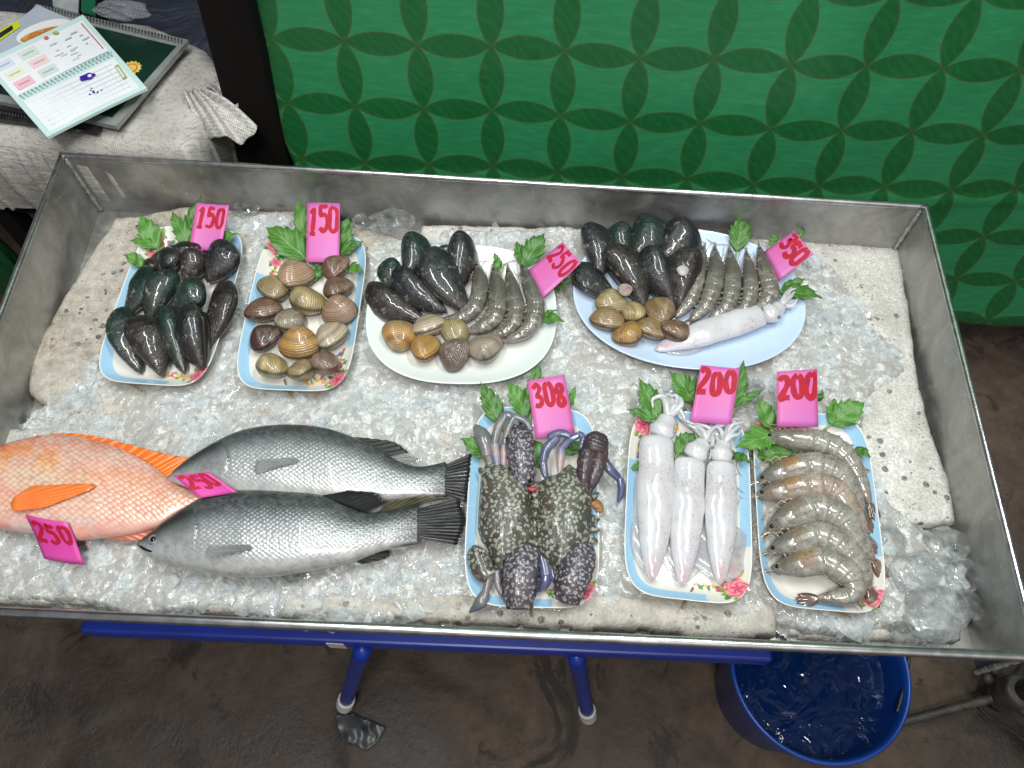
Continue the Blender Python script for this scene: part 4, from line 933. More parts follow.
# ================================================================== squid
def squidmat(name, c1=(.62, .62, .645), al=0):
    s = NT(name); sp = s.ramp(s.noise(420, 3, .6), (.54, 0.), (.62, .6)); sp = s.math('MULTIPLY', sp, s.ramp(s.noise(35, 3), (.42, 0.), (.62, 1.)))
    c = s.mix(s.ramp(s.noise(40, 4), (.35, 0.), (.7, .7)), c1, (.53, .50, .52)); c = s.mix(sp, c, (.33, .25, .27))
    pk = s.n('Attribute', attribute_name='col').outputs['Fac']; c = s.mix(s.math('MULTIPLY', pk, .55), c, (.50, .16, .20))
    s.p(Base_Color=c, Roughness=.2, Coat_Weight=1., Coat_Roughness=.03, Subsurface_Weight=.5, Subsurface_Scale=.016, Subsurface_Radius=(1, .8, .8), Alpha=1.0-al)
    s.bump(s.noise(45, 4, .6), .28, .003); return s.m
m_squid = squidmat('squid_skin'); m_fin = squidmat('squid_fin', (.62, .62, .66), .62)
def squid(mtop, mtip, w, label, group, seed, h, head, arms, finside=(1, -1), fl=.55, finw=1.0, armr=1.0):
    a = ati(*mtop, h); b = ati(*mtip, h-.006); k = np.linalg.norm(ati(mtop[0]+1, mtop[1], h)-a); R = w*k/2; n, m = 50, 26
    mid = (a+b)/2+np.array([.0, 0, .001]); C = spline([a, mid, b], n); t = np.linspace(0, 1, n)
    r = R*np.interp(t, [0, .03, .12, .35, .55, .75, .9, .97, 1], [.78, .90, .94, 1.0, .95, .74, .46, .28, .10])*(1+.02*np.sin(t*17+seed))
    V, F, uv = tube(C, r, m, .52); V[:, 2] += .003*(fbm(V[:, 0]*60, V[:, 1]*60, 3, seed)-.5); V[:, 0] += .003*(fbm(V[:, 1]*45+seed, V[:, 2]*0+seed, 3, seed)-.5)
    vc = np.repeat(np.clip((uv[:, 0]-.80)/.15, 0, 1)[:, None]*np.clip(1-np.abs(uv[:, 1]-.25)*6, 0, 1)[:, None], 3, 1)
    body = mesh('squid', V, F, m_squid, uv=uv, vc=vc); tag(body, label, 'squid', group)
    T = (b-a)/np.linalg.norm(b-a); S_ = np.cross(T, [0, 0, 1.]); L = np.linalg.norm(b-a)
    for sg in finside:
        V2 = []; q = 16; c5 = 7
        for i in range(q):
            u = i/(q-1); cc = a+(b-a)*(.50+.47*u); wv = R*1.35*finw*math.sin(PI*min(1, u*.9+.05))**.8
            for j in range(c5):
                s2 = j/(c5-1); V2.append(cc+S_*sg*(R*.25*(1-u)+wv*s2)+np.array([0, 0, -.003*s2-.002+.0012*math.sin(u*9+s2*4+seed)]))
        o = mesh('fin', V2, grid_faces(q, c5), m_fin, body, vc=np.zeros((q*c5, 3))); mo = o.modifiers.new('s', 'SOLIDIFY'); mo.thickness = .0012
    # head
    hp = [ati(u, v, h+.002) for u, v in head]; v, f, _ = tube(spline([a+(a-hp[0])*-.15]+hp, 20), np.array([.55, .60, .64, .66, .68, .70, .72, .74, .75, .74, .72, .68, .62, .58, .54, .52, .5, .5, .48, .4])*R, 16, .72)
    hd = mesh('head', v, f, m_squid, body, vc=np.zeros((len(v), 3)))
    hm = spline([a]+hp, 20)[10]; hs = (hp[-1]-a)/np.linalg.norm(hp[-1]-a); Sx = np.cross(hs, [0, 0, 1.])
    for sg in (-1, 1):
        v, f = lathe([(.0002, -1), (.7, -.7), (1, 0), (.7, .7), (.0002, 1)], 14); mesh('eye', v*R*.14+hm+Sx*sg*R*.62+np.array([0, 0, R*.22]), f, m_sqeye, hd)
    for i, arm in enumerate(arms):
        P = [hp[-1]]+[ati(u, v, h+.003+.004*math.sin(i*1.9+q)) for q, (u, v) in enumerate(arm)]
        v, f, _ = tube(spline(P, 24), np.linspace(.24, .05, 24)*R*armr, 9); mesh('arm', v, f, m_squid, body, vc=np.zeros((len(v), 3)))
m_sqeye = simple('squid_eye', (.30, .32, .34), .1, (.05, .05, .06), 200)
def ze(L): return [z8(*p) for p in L]
squid(z8(136, 250), z8(120, 655), 104/2.845, 'leftmost squid with its arms hooked at the top left', 'squid on the floral plate', 1, .022, ze([(150, 225), (165, 190)]),
      [ze([(165, 155), (150, 132), (122, 140), (122, 165)]), ze([(158, 150), (140, 128), (128, 136)]), ze([(175, 150), (170, 128), (150, 130)]), ze([(190, 150), (188, 130), (172, 132)]), ze([(200, 160), (200, 140), (190, 130)]), ze([(190, 175), (215, 205), (250, 225), (285, 232)]), ze([(180, 165), (205, 195), (240, 212)]), ze([(185, 160), (205, 180), (215, 205)])], (1,), finw=.8, armr=1.1)
squid(z8(228, 312), z8(205, 668), 98/2.845, 'middle squid with a reddish streak near its tip', 'squid on the floral plate', 2, .020, ze([(250, 285), (268, 262)]),
      [ze([(280, 240), (285, 225), (265, 215), (240, 208)]), ze([(270, 240), (255, 222), (230, 205), (205, 190)]), ze([(285, 245), (300, 232), (315, 225)]), ze([(290, 250), (290, 280), (283, 310)]), ze([(275, 245), (290, 225), (320, 215), (345, 208)]), ze([(262, 245), (240, 225), (220, 215)])], finw=.9)
squid(z8(316, 322), z8(314, 664), 90/2.845, 'right squid with wide translucent fins spread over the plate', 'squid on the floral plate', 3, .022, ze([(318, 290), (325, 262)]),
      [ze([(335, 235), (350, 212), (385, 205)]), ze([(340, 240), (360, 222), (378, 215)]), ze([(330, 235), (330, 215), (300, 212)]), ze([(320, 240), (310, 222), (295, 218)]), ze([(345, 245), (365, 240), (372, 225)]), ze([(335, 230), (345, 200), (375, 196)])], (1, -1), finw=1.55)
def zf(L): return [z4(*p) for p in L]
squid(z4(560, 505), z4(395, 590), 60/3.79, 'lower squid mostly hidden beneath the other on the pale blue plate', 'squid on the pale blue plate', 5, .010, zf([(600, 505), (640, 500)]), [zf([(660, 500), (690, 498)]), zf([(660, 510), (690, 505)])], (1,), finw=1.6)
squid(z4(765, 432), z4(362, 566), 112/3.79, 'big smooth squid along the front of the pale blue plate', 'squid on the pale blue plate', 4, .020, zf([(805, 425), (835, 400)]),
      [zf([(855, 375), (870, 345), (895, 335)]), zf([(850, 385), (880, 360), (890, 340)]), zf([(860, 390), (890, 380), (902, 350)]), zf([(855, 400), (880, 400), (900, 375)]), zf([(845, 380), (860, 350), (880, 330)])], (-1,), finw=.7, armr=1.2)
# ================================================================== fish
def fishmat(name, sc_, edge, lite, met=.35, rough=.28, edgef=.5):
    s = NT(name); uv = s.co('UV'); a = s.n('Attribute', attribute_name='col').outputs[0]; al = s.n('Attribute', attribute_name='col').outputs['Alpha']
    v = s.n('TexVoronoi', feature='F1', i_Vector=s.vmap(uv, (.78, 1, 1), (0, 0, PI/4)), i_Scale=sc_, i_Randomness=.34)
    d = v.outputs[0]; m = s.ramp(d, (.30, 0.), (.62, 1.)); m = s.math('MULTIPLY', m, al)
    c = s.mix(s.math('MULTIPLY', m, edgef), a, edge, 'MIX')
    vary = s.math('MULTIPLY', s.n('SeparateColor', i_Color=v.outputs[1]).outputs[0], al)
    c = s.mix(s.math('MULTIPLY', vary, .30 if name[0] == 'r' else .13), c, lite)
    c = s.mix(s.ramp(s.noise(14, 5, .65), (.45, 0.), (.75, .28)), c, edge); c = s.mix(s.math('MULTIPLY', s.ramp(s.noise(90, 5, .75), (.45, 0.), (.7, .5)), s.math('SUBTRACT', 1.0, al)), c, edge)
    s.p(Base_Color=c, Metallic=met, Roughness=rough, Coat_Weight=.25, Coat_Roughness=.10)
    b = s.bump(s.math('MULTIPLY', s.math('SUBTRACT', 1.0, d), al), .5, .0014); s.bump(s.noise(60, 4), .25, .0018, b); return s.m
def finmat(name, c1, c2, n=26, met=.0, rough=.35, al=1.):
    s = NT(name); sep = s.n('SeparateXYZ', i_Vector=s.co('UV'))
    w = s.math('SINE', s.math('MULTIPLY', s.math('ADD', sep.outputs[0], s.math('MULTIPLY', s.noise(30, 2), .05)), n*6.283)); w2 = s.ramp(w, (.2, 0.), (.9, 1.))
    c = s.mix(w2, c1, c2); c = s.mix(s.ramp(s.noise(40, 4), (.4, 0.), (.7, .5)), c, c1); s.p(Base_Color=c, Roughness=rough, Metallic=met, Coat_Weight=.3, Alpha=al); s.bump(w2, .3, .0008); return s.m
def fish(top, bot, T, label, mat, colfn, n=170, m=44, hc=.02, gill=.24, group=None, name='fish', gdep=.0016, nose=.5):
    top = np.array(top, float); bot = np.array(bot, float); x0 = min(top[0, 0], bot[0, 0]); x1 = min(top[-1, 0], bot[-1, 0])
    def sm(P, x):
        S_ = spline(np.c_[P, np.zeros(len(P))], 300); return np.interp(x, S_[:, 0], S_[:, 1])
    t = np.linspace(0, 1, n)**1.15; xs = x0+(x1-x0)*t; V = []; uv = []; tv = []
    prev = None; s_ = 0
    for i, x in enumerate(xs):
        yt, yb = sm(top, x), sm(bot, x)
        if yb-yt < 2: yb = yt+2
        A = ati(x, yt, hc); B = ati(x, yb, hc); c = (A+B)/2; H = (A-B)/2
        if prev is not None: s_ += np.linalg.norm(c-prev)
        prev = c; tt = t[i]; th = T*np.interp(tt, [0, .03, .1, .25, .4, .6, .8, 1], [.12, .34, .62, .94, 1., .86, .48, .18])
        for j in range(m):
            a = 2*PI*j/m; cv, sv = math.cos(a), math.sin(a); thg = th
            gl = gill-.055*(cv*1.2)**2
            if tt < gl: thg = th+gdep*min(1, (tt/gl)*1.2)
            V.append(c+H*cv*(1 if abs(cv) < .999 else 1)+np.array([0, 0, 1])*thg*np.sign(sv)*abs(sv)**.80)
            uv.append((s_, cv*np.linalg.norm(H))); tv.append((tt, cv, gl))
    tv = np.array(tv); vc = colfn(tv); F = grid_faces(n, m, True); F.append(tuple(range(m-1, -1, -1))); F.append(tuple(range((n-1)*m, n*m)))
    o = mesh(name, V, F, mat, uv=uv, vc=vc); tag(o, label, 'fish', group); return o
def fin(parent, base, edge, mt, h0, h1, name='fin', n=34, k=9, wav=.0012, h0b=None, ragged=.012, arch=0.):
    """grid between a base line and an outer edge, both in photo points"""
    b = spline([(x, y, 0) for x, y in base], n); e = spline([(x, y, 0) for x, y in edge], n); V = []; uv = []; r = np.random.default_rng(len(name)+n+int(base[0][0]))
    rg = 1-ragged*r.random(n)-ragged*6*(fbm(np.arange(n)*.35, np.zeros(n), 2, 4)-.4)
    for i in range(n):
        for j in range(k):
            s2 = j/(k-1)*rg[i]; hh = (h0-arch*(2*i/(n-1)-1)**2)*(1-s2)+h1*s2 if h0b is None else (h0+(h0b-h0)*i/(n-1))*(1-s2)+h1*s2
            p = ati(b[i, 0]*(1-s2)+e[i, 0]*s2, b[i, 1]*(1-s2)+e[i, 1]*s2, hh); p[2] += wav*math.sin(i*1.1)*s2; V.append(p); uv.append((i/(n-1), s2))
    o = mesh(name, V, grid_faces(n, k), mt, parent, uv=uv); mo = o.modifiers.new('s', 'SOLIDIFY'); mo.thickness = .0009; return o
def eye(parent, p, r, h, iris):
    c = ati(*p, h); k = np.linalg.norm(ati(p[0]+1, p[1], h)-c)
    v, f = lathe([(.0002, .5), (.35, .47), (.7, .34), (1., .0), (1.05, -.3)], 20); e = mesh('eye', v*r*k+c, f, iris, parent)
    v, f = lathe([(.0002, .58), (.3, .545), (.46, .44), (.5, .2)], 16); mesh('pupil', v*r*k+c, f, m_eye, e)
def lerp3(v, pts):
    xs = [p[0] for p in pts]; return np.stack([np.interp(v, xs, [p[1][i] for p in pts]) for i in range(3)], 1)
def barra_col(shift=0.):
    def f(tv):
        t, v, gl = tv.T; nn = .12*(fbm(t*14, v*3+5, 3, 8)-.5)
        c = lerp3(v+nn+shift, [(-1, (.52, .52, .50)), (-.5, (.40, .41, .41)), (-.05, (.33, .345, .355)), (.22, (.17, .185, .19)), (.45, (.055, .063, .066)), (1, (.018, .023, .025))])
        hd = np.clip((gl-t)/.03, 0, 1)[:, None]; c = c*(1-.45*hd*np.clip(v+.45, 0, 1)[:, None]); tl = np.clip((t-.915+.04*np.abs(v)+.08*(fbm(v*14, t*20, 3, 4)-.5))/.075, 0, 1)[:, None]; c = c*(1-.85*tl)+.02*tl
        g = np.exp(-((t-gl)/.006)**2)*np.clip(1-np.abs(v)*1.2, 0, 1); c = c*(1-.75*g[:, None])
        return np.c_[c, np.clip((t-gl+.02)/.03, 0, 1)*np.clip((v+.85)*3, 0, 1)]
    return f
m_barra = fishmat('silver_fish_skin', 262, (.05, .055, .055), (.55, .57, .58), .22, .30, .34)
m_bfin = finmat('dark_fin', (.008, .009, .009), (.045, .047, .045), 52)
m_sfin = finmat('pale_fin', (.22, .23, .22), (.42, .43, .42), 14, al=.45)
m_iris = simple('fish_iris', (.12, .13, .13), .15, (.30, .31, .30), 300)
zf6 = Z(130, 410, 2.926); zf5 = Z(0, 410, 4.04)
def F6(L): return [zf6(*p) for p in L]
def F5(L): return [zf5(*p) for p in L]
# upper grey fish
fa = fish(F6([(108, 203), (150, 163), (210, 122), (290, 78), (370, 54), (480, 46), (580, 57), (660, 84), (720, 112), (790, 152), (850, 166), (925, 152)]),
          F6([(108, 207), (150, 222), (200, 240), (300, 252), (400, 262), (500, 270), (600, 274), (700, 270), (800, 262), (925, 252)]), .022, 'upper grey sea bass with its snout on the red tail', m_barra, barra_col(-.16), hc=.024, group='grey sea bass')
fin(fa, F6([(896, 174), (874, 205), (896, 236)]), F6([(998, 128), (992, 200), (982, 272)]), m_bfin, .0290, .020, 'tail_fin', 70, 12, arch=.006)
fin(fa, F6([(640, 80), (700, 108), (750, 136)]), F6([(695, 84), (770, 94), (815, 124)]), m_bfin, .026, .022, 'dorsal_fin')
fin(fa, F6([(740, 130), (775, 148), (800, 156)]), F6([(800, 132), (842, 142), (838, 156)]), m_sfin, .024, .020, 'rear_fin')
fin(fa, F6([(368, 188), (362, 168), (372, 146)]), F6([(430, 170), (490, 152), (480, 138)]), m_sfin, .0475, .046, 'pectoral_fin', ragged=.01)
# lower grey fish
fb = fish(F6([(20, 392), (60, 362), (120, 318), (200, 268), (280, 244), (370, 237), (470, 240), (570, 250), (640, 284), (700, 302), (770, 292), (845, 270)]),
          F6([(20, 400), (60, 432), (110, 450), (200, 470), (300, 487), (400, 489), (480, 478), (560, 464), (650, 445), (740, 412), (845, 392)]), .026, 'lower grey sea bass in front, its whole head showing', m_barra, barra_col(), hc=.026, group='grey sea bass')
fin(fb, F6([(826, 294), (798, 335), (824, 372)]), F6([(962, 262), (980, 330), (956, 396)]), m_bfin, .0318, .020, 'tail_fin', 70, 12, arch=.006)
fin(fb, F6([(560, 250), (630, 278), (690, 300)]), F6([(640, 236), (718, 242), (745, 268)]), m_bfin, .034, .050, 'dorsal_fin')
fin(fb, F6([(720, 300), (760, 294), (820, 276)]), F6([(760, 268), (850, 252), (930, 256)]), simple('olive_fin', (.05, .045, .02), .4, (.12, .11, .07), 60), .034, .046, 'rear_fin')
fin(fb, F6([(300, 243), (400, 238), (500, 242)]), F6([(310, 237), (420, 230), (530, 244)]), m_bfin, .030, .031, 'front_dorsal_fin')
fin(fb, F6([(655, 442), (690, 428), (725, 412)]), F6([(680, 452), (752, 432), (757, 406)]), m_bfin, .024, .016, 'anal_fin')
fin(fb, F6([(226, 432), (220, 416), (230, 398)]), F6([(280, 424), (352, 408), (344, 392)]), m_sfin, .0535, .052, 'pectoral_fin', ragged=.01)
fin(fb, F6([(285, 480), (300, 486), (330, 486)]), F6([(360, 474), (420, 482), (400, 490)]), m_sfin, .022, .014, 'pelvic_fin')
eye(fb, zf6(70, 380), 18/2.926, .0385, m_iris)
P = [ati(*zf6(*p), .036) for p in [(22, 394), (45, 408), (70, 414), (98, 410)]]; v, f, _ = tube(spline(P, 14), [.0006]*2+[.0013]*10+[.0006]*2, 6); mesh('mouth', v, f, m_eye, fb)
# red fish
def til_col(tv):
    t, v, gl = tv.T; nn = .25*(fbm(t*9, v*2.5+5, 3, 18)-.5)
    c = lerp3(v+nn, [(-1, (.74, .42, .36)), (-.6, (.76, .50, .42)), (-.1, (.72, .54, .40)), (.25, (.74, .48, .25)), (.58, (.78, .27, .09)), (1, (.66, .085, .02))])
    lav = np.clip((fbm(t*9+3, v*3, 4, 28)-.46)*7, 0, .7)[:, None]; c = c*(1-lav)+np.array([.66, .56, .56])*lav; pk = np.clip((fbm(t*9+13, v*3.4+2, 4, 38)-.46)*7, 0, .75)[:, None]; c = c*(1-pk)+np.array([.76, .36, .28])*pk
    hd = np.clip((gl-t)/.03, 0, 1)[:, None]; c = c*(1-.5*hd)+np.array([.74, .40, .36])*.5*hd
    g = np.exp(-((t-gl)/.008)**2)*np.clip(1.1-np.abs(v), 0, 1); c = c*(1-.55*g[:, None])
    return np.c_[c, np.clip((t-gl+.01)/.03, 0, 1)*np.clip((v+.92)*4, 0, 1)]
m_til = fishmat('red_fish_skin', 196, (.48, .15, .09), (.88, .70, .48), .10, .28, .62)
m_ofin = finmat('orange_fin', (.72, .13, .02), (.86, .34, .07), 20); m_rfin = finmat('red_fin', (.66, .12, .06), (.80, .42, .28), 24)
ft = fish(F5([(-245, 345), (-200, 285), (-120, 215), (-40, 172), (60, 132), (180, 108), (280, 104), (380, 122), (480, 152), (580, 202), (640, 242), (690, 286), (740, 312), (845, 352)]),
          F5([(-245, 352), (-200, 400), (-100, 450), (0, 480), (150, 502), (300, 527), (420, 516), (540, 500), (650, 468), (700, 438), (760, 404), (845, 372)]), .022, 'red-orange tilapia with large scales at the left end of the tray', m_til, til_col, hc=.020, gill=.245, group='red tilapia')
fin(ft, F5([(110, 128), (260, 106), (420, 132), (560, 190), (640, 244), (680, 284)]), F5([(150, 104), (290, 94), (440, 118), (600, 160), (740, 190), (815, 184)]), m_ofin, .022, .024, 'dorsal_fin', 60, 10, ragged=.01)
fin(ft, F5([(420, 514), (540, 498), (650, 470)]), F5([(440, 526), (590, 520), (690, 444)]), m_rfin, .018, .012, 'anal_fin', 44)
fin(ft, F5([(56, 408), (42, 380), (60, 348)]), F5([(170, 398), (385, 304), (130, 306)]), m_ofin, .0455, .0440, 'pectoral_fin', 40, 14, .0004, ragged=.0)
fin(ft, F5([(835, 352), (838, 362), (835, 374)]), F5([(930, 300), (950, 362), (930, 420)]), m_rfin, .018, .008, 'tail_fin', 30)
eye(ft, zf5(-165, 300), 5, .036, simple('red_iris', (.5, .25, .12), .15))

# ================================================================== crabs
def crabmat(name, dark, lite, sc_=175, am=.36):
    s = NT(name); wv = s.n('VectorMath', operation='ADD', i_0=s.co(), i_1=s.n('VectorMath', operation='SCALE', i_0=s.n('TexNoise', i_Vector=s.co(), i_Scale=150).outputs[1], i_Scale=.006).outputs[0]).outputs[0]
    d = s.vor(sc_, wv); m = s.ramp(d, (am-.05, 1.), (am+.04, 0.)); m = s.math('MULTIPLY', m, s.ramp(s.noise(30, 2), (.30, .25), (.45, 1.)))
    b = s.mix(s.ramp(s.noise(26, 5, .6), (.35, 0.), (.65, 1.)), dark, tuple(x*2.0+.01 for x in dark)); b = s.mix(s.ramp(s.noise(17, 2, .5, s.vmap(s.co(), loc=(3, 2, 1))), (.6, 0.), (.75, .45)), b, (.16, .07, .05))
    s.p(Base_Color=s.mix(m, b, lite), Roughness=.35, Coat_Weight=.35, Coat_Roughness=.12); bb = s.bump(s.vor(420), .35, .001); s.bump(s.math('ADD', s.noise(45, 4), s.math('MULTIPLY', m, .3)), .4, .003, bb); return s.m
m_crab = crabmat('crab_shell', (.042, .042, .032), (.30, .30, .25), 205, .44); m_claw = crabmat('claw_shell', (.034, .030, .040), (.30, .28, .285), 235, .43); m_clawd = crabmat('dark_claw', (.028, .018, .022), (.14, .10, .11), 170, .28)
m_leg = simple('blue_crab_leg', (.05, .075, .16), .25, (.13, .12, .20), 45, .2, 80, Coat_Weight=.5); m_legp = simple('pale_leg_tip', (.40, .28, .26), .3, (.14, .16, .26), 45); m_leggr = simple('grey_crab_leg', (.09, .115, .14), .28, (.20, .18, .17), 40, .2, 80, Coat_Weight=.5)
def dome(parent, name, outline, H, h, mt, bulge=None, rings=16, n=220, pw=2.6):
    P = np.array([ati(x, y, h) for x, y in outline]); Q = []
    L = np.r_[0, np.cumsum(np.linalg.norm(np.diff(np.vstack([P, P[:1]]), axis=0), axis=1))]; PP = np.vstack([P, P[:1]])
    tt = np.linspace(0, L[-1], n, endpoint=False); Q = np.stack([np.interp(tt, L, PP[:, i]) for i in range(3)], 1); c = Q.mean(0); V = []
    for i in range(rings+1):
        s_ = math.sin((1-i/rings)*PI/2); z = H*(1-s_**pw)**.6; V += [(c+(q-c)*s_)+np.array([0, 0, z]) for q in Q]
    V = np.array(V); V[:, 2] += .0018*(fbm(V[:, 0]*90, V[:, 1]*90, 3, 5)-.5)
    V2 = [(c+(q-c)*k)+np.array([0, 0, -H*z]) for k, z in ((.92, .25), (.5, .35), (.02, .35)) for q in Q]
    V = np.vstack([V2[::-1][0:0] if False else np.array(V2[::-1]).reshape(3, n, 3)[:, ::-1].reshape(-1, 3), V])
    return mesh(name, V, grid_faces(rings+4, n, True), mt, parent)
def seg(parent, name, pts, r, h, mt, flat=.7, f=z7, m=14, n=26, ridge=0):
    hs = h if isinstance(h, (list, tuple)) else [h]*len(pts); P = [ati(*f(x, y), hh) for (x, y), hh in zip(pts, hs)]; k = np.linalg.norm(ati(1, 0, h if not isinstance(h, (list, tuple)) else h[0])-ati(0, 0, h if not isinstance(h, (list, tuple)) else h[0]))/2.953
    rr = np.interp(np.linspace(0, 1, n), np.linspace(0, 1, len(r)), r)*k; v, fc, uv = tube(spline(P, n), rr, m, flat)
    if ridge:
        c = np.repeat(spline(P, n), m, 0); a = uv[:, 1]*2*PI; v = c+(v-c)*(1+ridge*np.cos(a*5))[:, None]*(1+.05*np.sin(uv[:, 0]*40))[:, None]
    return mesh(name, v, fc, mt, parent)
def leg(parent, segs, mt=m_leg, tip=None):
    root = None; segs = [(p_, [.82*q*(.86 if 0 < w_ < len(r_)-1 else 1.0) for w_, q in enumerate(r_)], h_) for p_, r_, h_ in segs]
    for i, (pts, r, h) in enumerate(segs):
        o = seg(parent if root is None else root, 'leg' if root is None else 'leg_segment', pts, r, h, tip if (tip and i == len(segs)-1) else mt); root = root or o
oc = [(120, 300), (150, 298), (175, 310), (200, 325), (225, 335), (240, 350), (235, 380), (246, 400), (240, 425), (252, 445), (243, 470), (252, 495), (243, 520), (246, 545), (222, 560), (205, 590), (185, 612), (150, 628), (130, 612), (112, 560), (92, 535), (82, 500), (84, 440), (88, 380), (92, 335), (104, 310)]
c1 = dome(None, 'crab', [z7(*p) for p in oc], .020, .020, m_crab); tag(c1, 'left blue swimming crab with two grey-blue legs folded up', 'crab', 'blue swimming crabs')
seg(c1, 'claw', [(205, 200), (208, 250), (215, 310), (222, 370)], [20, 27, 28, 28, 25, 18], [.032, .036, .034, .028], m_claw, .8, ridge=.10)
seg(c1, 'claw', [(232, 555), (215, 600), (208, 660), (208, 735)], [24, 30, 33, 34, 33, 30, 22], [.026, .030, .030, .022], m_claw, .7, ridge=.13)
seg(c1, 'claw_finger', [(212, 205), (200, 192), (188, 188)], [16, 12, 8, 3], [.032, .032, .030], m_clawd)
leg(c1, [([(200, 200), (185, 170), (160, 158)], [9, 12, 13, 10], .036), ([(165, 160), (142, 200), (130, 250)], [12, 15, 14, 10], [.036, .034, .030]), ([(132, 245), (138, 300), (150, 350)], [11, 13, 10, 2], [.030, .028, .026])], m_leggr, m_legp)
leg(c1, [([(240, 208), (222, 180), (190, 165)], [7, 12, 12, 9], .038), ([(190, 168), (172, 205), (160, 250)], [10, 13, 12, 9], [.038, .034, .030]), ([(160, 248), (158, 300), (152, 340)], [9, 10, 8, 2], [.030, .028, .026])], m_leggr, m_legp)
leg(c1, [([(125, 335), (115, 290), (108, 260)], [10, 14, 13, 10], .024), ([(112, 285), (100, 235), (75, 195)], [14, 20, 26, 22, 8], [.024, .028, .026])], m_leggr)
leg(c1, [([(150, 270), (175, 300), (185, 330)], [8, 11, 12, 9], .026)], m_legp)
seg(c1, 'leg', [(95, 560), (85, 580), (100, 620), (122, 640)], [18, 24, 24, 18], .022, m_crab)
leg(c1, [([(118, 620), (112, 655), (104, 690)], [12, 14, 12, 9], [.024, .022, .020]), ([(106, 685), (90, 715), (58, 745)], [10, 17, 19, 12, 3], [.020, .018, .012])], m_leggr)
leg(c1, [([(138, 620), (142, 660), (160, 700)], [8, 11, 11, 8], [.022, .020, .018]), ([(158, 695), (166, 712), (176, 720)], [8, 8, 3], .018)], m_leggr)
v, f = lathe([(.0002, -1), (.7, -.7), (1, 0), (.7, .7), (.0002, 1)], 14); mesh('eye', v*.0026+ati(*z7(236, 357), .036), f, m_eye, c1)
for (x, y, dx, dy) in ((175, 580, -14, -8), (170, 640, -15, -4), (172, 700, -14, 2), (250, 590, 13, -8), (252, 650, 13, -4), (180, 240, -12, -10), (238, 260, 10, -10)): seg(c1, 'spine', [(x, y), (x+dx*.5, y+dy*.5), (x+dx, y+dy)], [9, 6, 1.5], .032, m_claw, .8, n=8)
seg(c1, 'mouth_part', [(232, 378), (244, 382), (258, 376)], [4, 6, 3], .032, simple('red_mouth', (.35, .04, .05), .4))
oc2 = [(285, 345), (315, 338), (335, 320), (352, 308), (375, 325), (398, 350), (420, 365), (412, 385), (424, 405), (414, 430), (422, 455), (412, 485), (418, 515), (408, 545), (398, 570), (370, 600), (345, 640), (315, 655), (298, 620), (270, 590), (256, 555), (248, 500), (256, 440), (256, 390), (266, 360)]
c2 = dome(None, 'crab', [z7(*p) for p in oc2], .022, .022, m_crab); tag(c2, 'right blue swimming crab with a dark claw and one leg over the rim', 'crab', 'blue swimming crabs')
seg(c2, 'claw', [(436, 226), (430, 250), (424, 275)], [20, 26, 27, 24], [.034, .038, .038], m_clawd, .8, ridge=.10)
seg(c2, 'claw_finger', [(418, 240), (402, 300), (396, 350), (388, 395)], [14, 17, 15, 12, 5], [.036, .038, .034, .026], m_clawd, .9, ridge=.14)
seg(c2, 'claw_finger', [(446, 245), (440, 300), (424, 350), (408, 392)], [14, 17, 15, 12, 5], [.034, .037, .034, .026], m_clawd, .9, ridge=.14)
seg(c2, 'claw', [(385, 548), (378, 600), (360, 660), (348, 715)], [24, 31, 34, 34, 32, 29, 21], [.028, .032, .032, .024], m_claw, .8, ridge=.10)
seg(c2, 'claw_finger', [(442, 240), (452, 262), (448, 300)], [10, 13, 10, 3], [.036, .036, .030], m_crab)
leg(c2, [([(355, 225), (325, 215), (290, 228)], [8, 12, 13, 10], .036), ([(318, 228), (285, 262), (275, 300)], [11, 15, 14, 10], [.036, .032, .028]), ([(275, 300), (280, 335), (292, 352)], [10, 12, 10, 4], [.028, .026, .024])], m_leg)
leg(c2, [([(385, 262), (392, 228), (376, 215)], [6, 10, 10, 7], .038), ([(388, 218), (355, 235), (328, 262)], [8, 12, 13, 10], [.038, .034, .032]), ([(330, 258), (326, 300), (322, 350)], [11, 13, 10, 2], [.032, .028, .026])], m_leg, m_legp)
leg(c2, [([(448, 285), (470, 320), (500, 350)], [12, 15, 14, 10], [.024, .024, .018]), ([(502, 348), (506, 385), (492, 435)], [9, 12, 9, 2], [.018, .012, .004])], m_leg)
leg(c2, [([(262, 560), (278, 600), (285, 640)], [14, 20, 20, 16], .022), ([(284, 632), (276, 665), (255, 685)], [15, 17, 12, 3], [.022, .018, .012])], m_leg)
leg(c2, [([(300, 600), (308, 640), (325, 665)], [10, 13, 12, 8], .022)], m_leg)
for (x, y, dx, dy) in ((342, 585, -14, -8), (324, 640, -14, -4), (318, 690, -13, 0), (418, 590, 12, -8), (400, 650, 13, -4)): seg(c2, 'spine', [(x, y), (x+dx*.5, y+dy*.5), (x+dx, y+dy)], [9, 6, 1.5], .034, m_claw, .8, n=8)
for par, L in ((c1, [(250, 372, 268, 362), (254, 400, 272, 396), (256, 428, 273, 426), (258, 456, 275, 456), (257, 484, 274, 488), (256, 512, 272, 519), (250, 540, 266, 550), (112, 300, 102, 284), (96, 330, 84, 318)]),
               (c2, [(426, 400, 441, 393), (427, 470, 443, 470), (426, 500, 442, 503), (421, 530, 437, 536), (412, 556, 427, 565), (258, 380, 246, 368), (254, 420, 240, 415), (252, 460, 238, 460), (250, 500, 237, 505)])):
    for x, y, x2, y2 in L: seg(par, 'tooth', [(x-(x2-x)*.6, y-(y2-y)*.6), ((x+x2)/2, (y+y2)/2), (x2, y2)], [10, 6, 1.2], .024, m_crab, .7, n=8)
